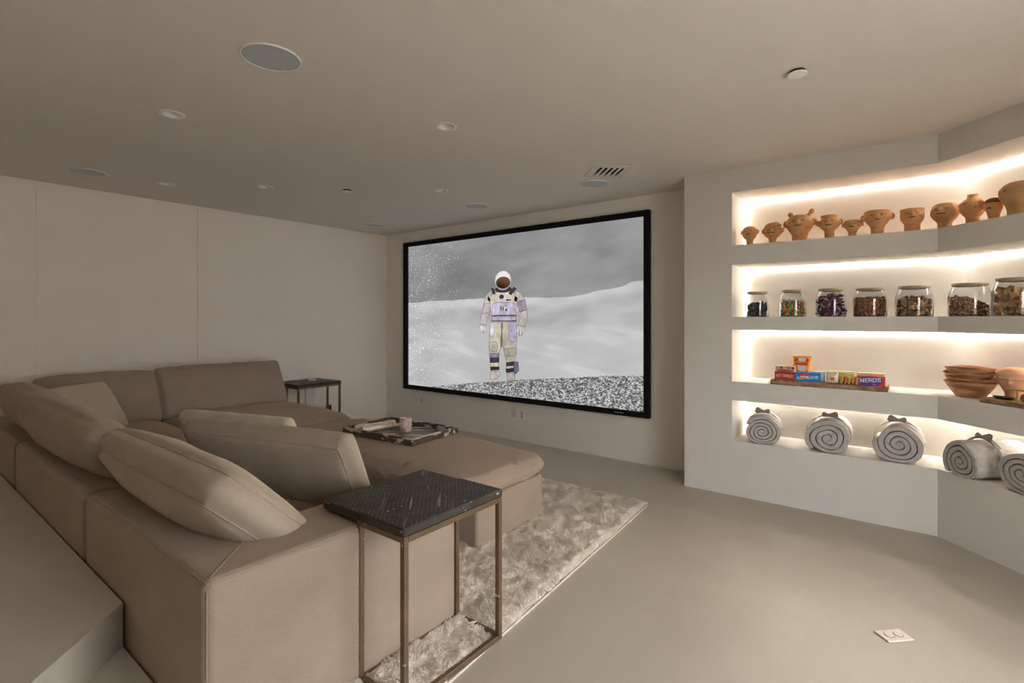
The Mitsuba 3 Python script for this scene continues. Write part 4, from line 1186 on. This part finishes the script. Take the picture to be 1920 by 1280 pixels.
print_on(t, 'red_disc', disc2(0.027, 0.024), -0.624, FY - 0.004, BZ + 0.036, (0.55, 0.035, 0.03))
print_on(t, 'white_arc', poly2([(-0.026, 0), (0.026, 0), (0.022, 0.007), (0, 0.010), (-0.022, 0.007)]), -0.624, FY - 0.0047, BZ + 0.030, (0.80, 0.78, 0.78))
word(t, 'AIRHEADS', -0.668, -0.535, FY - 0.0048, BZ + 0.010, 0.020, (0.86, 0.84, 0.84), slant=0.10)
t = candy_box('white and pale blue candy box behind the blue one', -0.606, -0.500, FY + 0.045, FY + 0.085, BZ, BZ + 0.070, (0.72, 0.78, 0.80))
t = thing('candy_bag', 'orange and red candy bag standing behind the boxes', 'bag')
m, fl_, bl_ = surface(0.122, 0.170, 0.006, 0.016, 0.014, 24, 24, round_=0.02, seed=61, gather=0.003, lump=0.003)
Uf = frame_of(-90, 12)
m2 = place(m, (-0.652, 4.245, BZ + 0.086), *Uf)
put('pouch', m2, flat((0.80, 0.36, 0.06), 0.3), t, 50)


def on_bag(name, poly, cx_, cz_, col, lift):
    g = extrude(poly, 0.001)
    g.apply_translation((cx_, cz_, lift))
    put(name, place(g, (-0.652, 4.245, BZ + 0.086), *Uf), flat(col, 0.4), t)


on_bag('red_top', shapely.box(-0.044, -0.012, 0.044, 0.010), 0, 0.055, (0.62, 0.04, 0.03), 0.0175)
on_bag('white_badge', Polygon(np.array([(0.026 * math.cos(a), 0.015 * math.sin(a)) for a in np.linspace(0, 6.28, 20)])), 0.002, 0.056, (0.82, 0.76, 0.78), 0.0188)
on_bag('red_band', shapely.box(-0.040, -0.007, 0.040, 0.007), 0, 0.026, (0.58, 0.05, 0.03), 0.0200)
on_bag('white_panel', Polygon([(-0.026, 0.018), (0.030, 0.014), (0.026, -0.030), (-0.004, -0.026), (-0.022, -0.012)]), 0, -0.004, (0.80, 0.72, 0.74), 0.0212)
t = candy_box('yellow-green candy box with dark scribbled print, behind the small packets', -0.482, -0.330, FY + 0.04, FY + 0.085, BZ, BZ + 0.080, (0.66, 0.62, 0.16))
sc = [LineString([(0, 0), (0.006, 0.010), (0.010, 0.002), (0.016, 0.012), (0.020, 0.001), (0.028, 0.010), (0.034, 0.003), (0.042, 0.009), (0.050, 0.002)]).buffer(0.0016)]
print_on(t, 'scribble', extrude(sc[0], 0.0006), -0.432, FY + 0.04, BZ + 0.060, (0.05, 0.10, 0.02))
print_on(t, 'pale_band', poly2([(0, 0), (0.148, 0), (0.148, 0.010), (0, 0.010)]), -0.480, FY + 0.04, BZ + 0.067, (0.74, 0.74, 0.42))
t = thing('candy_packet', 'small white and orange candy packet between the boxes', 'packet')
m, _, _ = surface(0.068, 0.075, 0.004, 0.012, 0.010, 20, 20, round_=0.02, seed=62, gather=0.004, lump=0.003)
put('pouch', place(m, (-0.452, FY + 0.016, BZ + 0.038), *frame_of(-90, 10)), flat((0.78, 0.70, 0.62), 0.35), t, 50)
g = extrude(shapely.box(-0.010, -0.011, 0.012, 0.011), 0.001)
g.apply_translation((0.0, -0.012, 0.0135))
put('orange_print', place(g, (-0.452, FY + 0.016, BZ + 0.038), *frame_of(-90, 10)), flat((0.68, 0.16, 0.02), 0.4), t)
for k in range(5):
    t = thing('wrapped_candy_bar', 'golden wrapped candy, %s in the row beside the purple box' % ('leftmost', 'second from the left', 'in the middle', 'second from the right', 'rightmost')[k], 'candy', 'row of golden wrapped candies')
    xk = -0.404 + k * 0.021
    m, _, _ = surface(0.050, 0.050, 0.004, 0.006, 0.006, 14, 14, round_=0.05, seed=70 + k, gather=0.004, lump=0.002)
    put('wrapper', place(m, (xk, FY + 0.012, BZ + 0.025), *frame_of(-150, 14)), flat(((0.62, 0.36, 0.10), (0.52, 0.25, 0.08), (0.70, 0.48, 0.16), (0.50, 0.28, 0.10), (0.62, 0.40, 0.14))[k], 0.3), t, 50)
    g = extrude(shapely.box(-0.006, -0.020, 0.006, -0.004), 0.001)
    g.apply_translation((0, 0, 0.0075))
    put('dark_print', place(g, (xk, FY + 0.012, BZ + 0.025), *frame_of(-150, 14)), flat((0.16, 0.05, 0.025), 0.4), t)
t = candy_box('purple and red candy box with white lettering at the right end of the board', -0.312, -0.158, FY - 0.004, FY + 0.035, BZ, BZ + 0.062, (0.50, 0.045, 0.06))
print_on(t, 'purple_panel', poly2([(0.014, 0.004), (0.056, 0.001), (0.118, 0.003), (0.134, 0.020), (0.140, 0.044), (0.110, 0.057), (0.060, 0.059), (0.030, 0.056), (0.006, 0.036)]), -0.312, FY - 0.004, BZ, (0.06, 0.03, 0.28))
word(t, 'NERDS', -0.294, -0.180, FY - 0.0046, BZ + 0.017, 0.026, (0.88, 0.86, 0.86), slant=0.09)
print_on(t, 'pink_spot', disc2(0.012, 0.006), -0.215, FY - 0.0045, BZ + 0.009, (0.55, 0.05, 0.16))
t = candy_box('pale yellow candy box behind the purple and red box', -0.314, -0.162, FY + 0.045, FY + 0.09, BZ, BZ + 0.078, (0.78, 0.70, 0.42))

# wooden bowls, each in the one below
prof_top = [0.062, 0.062]
for k in range(4):
    t = thing('wooden_bowl', ('deep reddish wooden bowl at the bottom of the bowl stack', 'wooden bowl second from the bottom of the stack', 'wooden bowl second from the top of the stack', 'dark streaked wooden bowl on top of the stack')[k], 'bowl', 'stacked wooden bowls')
    R = 0.129 - 0.002 * k
    hh = 0.094 if k == 0 else 0.088
    b0 = [(0.0, 0.0), (R * 0.52, 0.0), (R * 0.56, 0.004), (R * 0.77, hh * 0.47), (R * 0.985, hh * 0.96), (R, hh), (R * 0.965, hh * 0.99), (R * 0.74, hh * 0.50), (R * 0.50, 0.010), (0.0, 0.013)]
    b0 = [(r, z) for r, z in b0]
    g = lathe(b0, 56)
    for _ in range(1):
        g = g.subdivide()
    vv = g.vertices
    th = np.arctan2(vv[:, 1], vv[:, 0])
    up_ = np.clip(vv[:, 2] / hh, 0, 1)
    vv[:, 2] += up_ * 0.0022 * (np.sin(2 * th + k * 1.7) + 0.6 * np.sin(3 * th + k * 2.9))
    rs = 1 + 0.012 * np.sin(2 * th + k) + 0.012 * np.sin(5 * th + 2 * k)
    vv[:, :2] *= rs[:, None]
    g.vertices = vv
    g.apply_transform(trimesh.transformations.rotation_matrix(math.radians((0, 1.2, -1.5, 1.0)[k]), [math.cos(k), math.sin(k), 0]))
    g.apply_translation((0.262 + 0.003 * math.sin(k * 2), 4.205 + 0.003 * math.cos(k * 3), SZ + 0.0005 + (0, 0.033, 0.063, 0.094)[k]))
    put('body', g, 'm_bowl', t, 35)

# terracotta bust
t = thing('clay_bust', 'smooth terracotta head sculpture behind the brass object on the third shelf', 'sculpture')


def bust():
    n, k = 72, 60
    zz = np.linspace(0, 1, k)
    prof_z = [0, 0.02, 0.16, 0.26, 0.36, 0.48, 0.60, 0.70, 0.80, 0.90, 0.965, 0.99, 1.0]
    prof_r = [0.50, 0.52, 0.49, 0.51, 0.63, 0.80, 0.92, 0.99, 0.98, 0.82, 0.55, 0.29, 0.0]
    from scipy.interpolate import PchipInterpolator
    rr = PchipInterpolator(prof_z, prof_r)(zz)
    a = np.arange(n) * 2 * np.pi / n
    A, Z = np.meshgrid(a, zz)
    f = math.radians(-112)
    da = (A - f + np.pi) % (2 * np.pi) - np.pi
    R = np.repeat(rr[:, None], n, 1)

    def b(ca, cz, sa, sz):
        return np.exp(-((da - ca) / sa) ** 2 - ((Z - cz) / sz) ** 2)
    flatf = np.exp(-(da / 0.75) ** 2) * np.exp(-((Z - 0.60) / 0.16) ** 2)
    R = R - 0.10 * flatf
    R += 0.11 * (b(-0.36, 0.675, 0.34, 0.025) + b(0.36, 0.675, 0.34, 0.025))
    R -= 0.08 * (b(-0.36, 0.625, 0.26, 0.04) + b(0.36, 0.625, 0.26, 0.04))
    R += (0.08 + 0.24 * np.clip((0.69 - Z) / 0.16, 0, 1)) * np.exp(-(da / 0.13) ** 2) * np.clip((0.71 - Z) / 0.03, 0, 1) * np.clip((Z - 0.505) / 0.025, 0, 1)
    R += 0.045 * b(0, 0.485, 0.24, 0.018) + 0.045 * b(0, 0.445, 0.22, 0.018) - 0.05 * b(0, 0.466, 0.24, 0.008)
    R += 0.05 * b(0, 0.395, 0.25, 0.035)
    R += 0.10 * (b(-1.62, 0.62, 0.14, 0.07) + b(1.62, 0.62, 0.14, 0.07))
    w = 0.079
    P = np.stack([R * w * np.cos(A), R * w * np.sin(A), Z * 0.200], -1)
    i, j = np.meshgrid(np.arange(k - 1), np.arange(n), indexing='ij')
    j2 = (j + 1) % n
    q = np.stack([i * n + j, i * n + j2, (i + 1) * n + j2, (i + 1) * n + j], -1).reshape(-1, 4)
    vs = np.vstack([P.reshape(-1, 3), [[0, 0, 0]]])
    fc = np.vstack([q[:, [0, 1, 2]], q[:, [0, 2, 3]], np.stack([np.full(n, k * n), (np.arange(n) + 1) % n, np.arange(n)], -1)])
    return trimesh.Trimesh(vs, fc, process=False)


g = bust()
g.apply_translation((0.440, 4.078, SZ + 0.0005))
put('head', g, mat('m_bust', {'type': 'diffuse', 'reflectance': {'type': 'rgb', 'value': (0.63, 0.36, 0.22)}}), t, 60)

# second board at the frame's edge, along the angled wall: dark glasses, brass stand, small carved pieces
def along(s, off, z):
    """a point of the third shelf along the angled wall: s metres from the bend, off metres behind its front edge."""
    return np.array([0.105 + s * C45 + off * C45, YN - s * C45 + off * C45, z])


t = thing('wooden_board', 'thick brown wooden board on the angled part of the third shelf', 'board')
put('plank', rotz(bevel_box(-0.20, 0.20, -0.075, 0.075, 0.0, 0.028, 0.003), -45, along(0.435, 0.095, SZ)), 'm_board', t)
B2 = SZ + 0.0285


def spot(s, off, z=0.0):
    return along(s, off, B2 + z)


t = thing('dish', 'low black dish on the angled board', 'dish')
g = lathe([(0.0, 0.0), (0.024, 0.0), (0.036, 0.012), (0.035, 0.014), (0.023, 0.004), (0.0, 0.004)], 32)
g.apply_transform(np.diag([1.6, 0.8, 1.0, 1]))
put('body', rotz(g, -45, spot(0.325, 0.070)), flat((0.012, 0.013, 0.012), 0.25), t, 40)
t = thing('brass_stand', 'slim brass stand with a thin horizontal bar', 'ornament')
brass = flat((0.62, 0.46, 0.20), 0.28, 0.9)
put('foot', rotz(lathe([(0, 0), (0.016, 0), (0.016, 0.004), (0, 0.005)], 24), 0, spot(0.35, 0.125)), brass, t, 30)
put('post', tube([spot(0.35, 0.125, 0.004), spot(0.35, 0.125, 0.050)], 0.004, 10), brass, t, 30)
put('bar', tube([spot(0.300, 0.125, 0.047), spot(0.318, 0.125, 0.052), spot(0.38, 0.125, 0.053), spot(0.455, 0.125, 0.055)], np.array([0.0025, 0.0045, 0.0045, 0.004]), 10), brass, t, 30)
for k, (s_, o_, lb) in enumerate([(0.425, 0.085, 'dark brown carved wooden knot on the angled board'), (0.480, 0.070, 'light brown carved wooden knot at the right picture edge')]):
    t = thing('wooden_knot', lb, 'ornament')
    rings = []
    for q_ in range(2):
        e = trimesh.creation.torus(0.017, 0.0075, 24, 10)
        e.apply_transform(trimesh.transformations.rotation_matrix(math.radians(60 + 55 * q_), [1, 0.3 * q_, 0.2]))
        e.apply_translation((0.016 * q_, 0, 0.022))
        rings.append(e)
    put('link', rotz(rings[0], -30 - 40 * k, spot(s_, o_)), flat(((0.16, 0.07, 0.03), (0.42, 0.25, 0.11))[k], 0.4), t, True)
    put('link', rotz(rings[1], -30 - 40 * k, spot(s_, o_)), flat(((0.28, 0.13, 0.06), (0.34, 0.19, 0.08))[k], 0.4), t, True)


# ------------------------------------------------------------------ rolled blankets
def blanket(label, x, y, w, h, L, yaw, turns, seed, flip=1):
    t = thing('rolled_blanket', label, 'blanket', 'rolled blankets on the bottom shelf')
    R = 1.0
    pitch = R / (turns + 0.35)
    a = np.linspace(0.35 * 2 * np.pi, turns * 2 * np.pi + 0.35 * 2 * np.pi, int(turns * 34))
    r = pitch * a / (2 * np.pi) - pitch * 0.30
    r = r * (1 + 0.035 * np.sin(2 * a + seed) + 0.03 * np.sin(3 * a * 1.01 + seed * 2))
    ln = np.stack([r * np.cos(a * flip - 2.2), r * np.sin(a * flip - 2.2)], -1)
    line = LineString(ln)
    levels = [(-0.5, 0.27), (-0.488, 0.37), (-0.468, 0.445), (0.468, 0.445), (0.488, 0.37), (0.5, 0.27)]
    parts = []
    # stacked slices give the rounded fold edges
    for (u0, k0), (u1, k1) in zip(levels[:-1], levels[1:]):
        kk = min(k0, k1) if u1 - u0 < 0.5 else k0
        kk = (k0 + k1) / 2
        pl = line.buffer(pitch * kk, cap_style='round', quad_segs=3).simplify(0.004)
        g = extrude(pl, (u1 - u0) * L)
        g.apply_translation((0, 0, u0 * L))
        parts.append(g)
    g = trimesh.util.concatenate(parts)
    mn, mx = g.vertices[:, :2].min(0), g.vertices[:, :2].max(0)
    v = g.vertices.copy()
    v[:, 0] = (v[:, 0] - (mn[0] + mx[0]) / 2) / (mx[0] - mn[0]) * w
    v[:, 1] = (v[:, 1] - mn[1]) / (mx[1] - mn[1]) * h
    low = np.clip(1 - v[:, 1] / (0.22 * h), 0, 1)
    v[:, 1] += low ** 2 * 0.012                              # the weight flattens its underside
    v[:, 1] -= v[:, 1].min()
    v[:, :2] += (meshkit.noise(v * 22, seed)[:, None] - 0.5) * 0.006
    v[:, 1] -= v[:, 1].min()
    g.vertices = v
    g.apply_transform(trimesh.transformations.rotation_matrix(math.pi / 2, [1, 0, 0]))     # its axis now runs along -y .. y
    put('roll', rotz(g, yaw, (x, y, 0.4166)), 'm_towel', t, 50)
    rib = flat((0.17, 0.162, 0.158), 0.75)
    a = np.linspace(0, 2 * np.pi, 49)[:-1]
    ring = np.stack([(w / 2 + 0.002) * np.cos(a), 0 * a, h / 2 + (h / 2 + 0.0015) * np.sin(a)], -1)
    k = np.clip(1 - ring[:, 2] / (0.22 * h), 0, 1)
    ring[:, 2] = np.maximum(ring[:, 2] + k ** 2 * 0.012, 0.001)
    vs, fs = [], []
    n = len(a)
    for dy, off in ((-0.010, 0), (0.010, 0), (0.010, 0.002), (-0.010, 0.002)):
        q = ring.copy()
        q[:, 0] *= 1 + off * 4
        q[:, 2] = np.maximum(h / 2 + (ring[:, 2] - h / 2) * (1 + off * 4), 0.0005)
        q[:, 1] = dy
        vs.append(q)
    for c in range(4):
        d_ = (c + 1) % 4
        for i in range(n):
            j = (i + 1) % n
            fs += [[c * n + i, c * n + j, d_ * n + j], [c * n + i, d_ * n + j, d_ * n + i]]
    ringm = trimesh.Trimesh(np.vstack(vs), fs, process=False)
    by = -L * 0.10
    ringm.apply_translation((0, by, 0))
    rk = put('ribbon', rotz(ringm, yaw, (x, y, 0.4166)), rib, t, 40, label='dark grey ribbon tied in a bow')

    def strap(path, width):
        p = np.array(path, float)
        tg = np.gradient(p, axis=0)
        nn = np.stack([-tg[:, 2], 0 * tg[:, 0], tg[:, 0]], -1)
        nn /= np.linalg.norm(nn, axis=1, keepdims=True) + 1e-9
        wv = np.broadcast_to(width, (len(p),))
        vs_, fs_ = [], []
        for i in range(len(p)):
            for sy, sn in ((-1, 0), (1, 0), (1, 1), (-1, 1)):
                vs_.append(p[i] + np.array([0, sy * wv[i] / 2, 0]) + nn[i] * sn * 0.0022)
        for i in range(len(p) - 1):
            for c in range(4):
                d_ = (c + 1) % 4
                fs_ += [[i * 4 + c, i * 4 + d_, i * 4 + 4 + d_], [i * 4 + c, i * 4 + 4 + d_, i * 4 + 4 + c]]
        e = (len(p) - 1) * 4
        fs_ += [[0, 1, 2], [0, 2, 3], [e, e + 2, e + 1], [e, e + 3, e + 2]]
        m = trimesh.Trimesh(np.array(vs_), fs_, process=False)
        m.apply_translation((0, by, h + 0.003))
        return rotz(m, yaw, (x, y, 0.4166))
    for sg in (-1, 1):
        k_ = 0.84 + 0.20 * math.sin(seed * 3.1 + sg)
        fan = Polygon([(0.0, -0.004), (0.020, -0.007), (0.046 * k_, -0.012), (0.058 * k_, -0.002), (0.052 * k_, 0.022 * k_), (0.040 * k_, 0.026 * k_), (0.018, 0.013), (0.0, 0.004)]).buffer(0.003)
        lo = trimesh.util.concatenate([extrude(fan, 0.0025), rotz(extrude(fan.buffer(-0.002), 0.0022), 0, (0, 0.002, 0.008))])
        lo.apply_transform(trimesh.transformations.rotation_matrix(math.radians(62), [1, 0, 0]))
        if sg < 0:
            lo.apply_transform(np.diag([-1, 1, 1, 1]))
            lo.invert()
        lo.apply_translation((0, by, h + 0.007))
        put('bow_loop', rotz(lo, yaw, (x, y, 0.4166)), rib, rk, 30)
        s_ = np.linspace(0, 1, 8)
        tx = sg * (0.004 + 0.085 * s_)
        tz = h / 2 * np.sqrt(np.clip(1 - (tx / (w / 2)) ** 2, 0, 1)) - h / 2 + 0.003 + 0.004 * np.sin(s_ * 5)
        put('bow_tail', strap(np.stack([tx, 0 * tx + sg * 0.012 * s_, tz], -1), 0.014 + 0.016 * s_), rib, rk, 40)
    kn = trimesh.creation.icosphere(2, 0.008)
    kn.apply_transform(np.diag([1.1, 1.4, 0.8, 1]))
    kn.apply_translation((0, by, h + 0.008))
    put('bow_knot', rotz(kn, yaw, (x, y, 0.4166)), rib, rk, True)


blanket('grey rolled blanket with many thin turns, leftmost on the bottom shelf', -0.915, 4.305, 0.232, 0.212, 0.30, 8, 4.4, 1)
blanket('grey rolled blanket with a small flat bow, second from the left', -0.490, 4.305, 0.268, 0.232, 0.31, 0, 3.6, 2)
blanket('grey rolled blanket with a large pointed bow, left of the wall bend', -0.088, 4.305, 0.270, 0.245, 0.31, -3, 3.8, 3, -1)
blanket('long grey rolled blanket lying at an angle right of the wall bend', 0.335, 4.120, 0.225, 0.222, 0.36, -50, 3.6, 4)
blanket('grey rolled blanket cut off by the right picture edge', 0.560, 3.900, 0.235, 0.222, 0.34, -52, 3.8, 5)
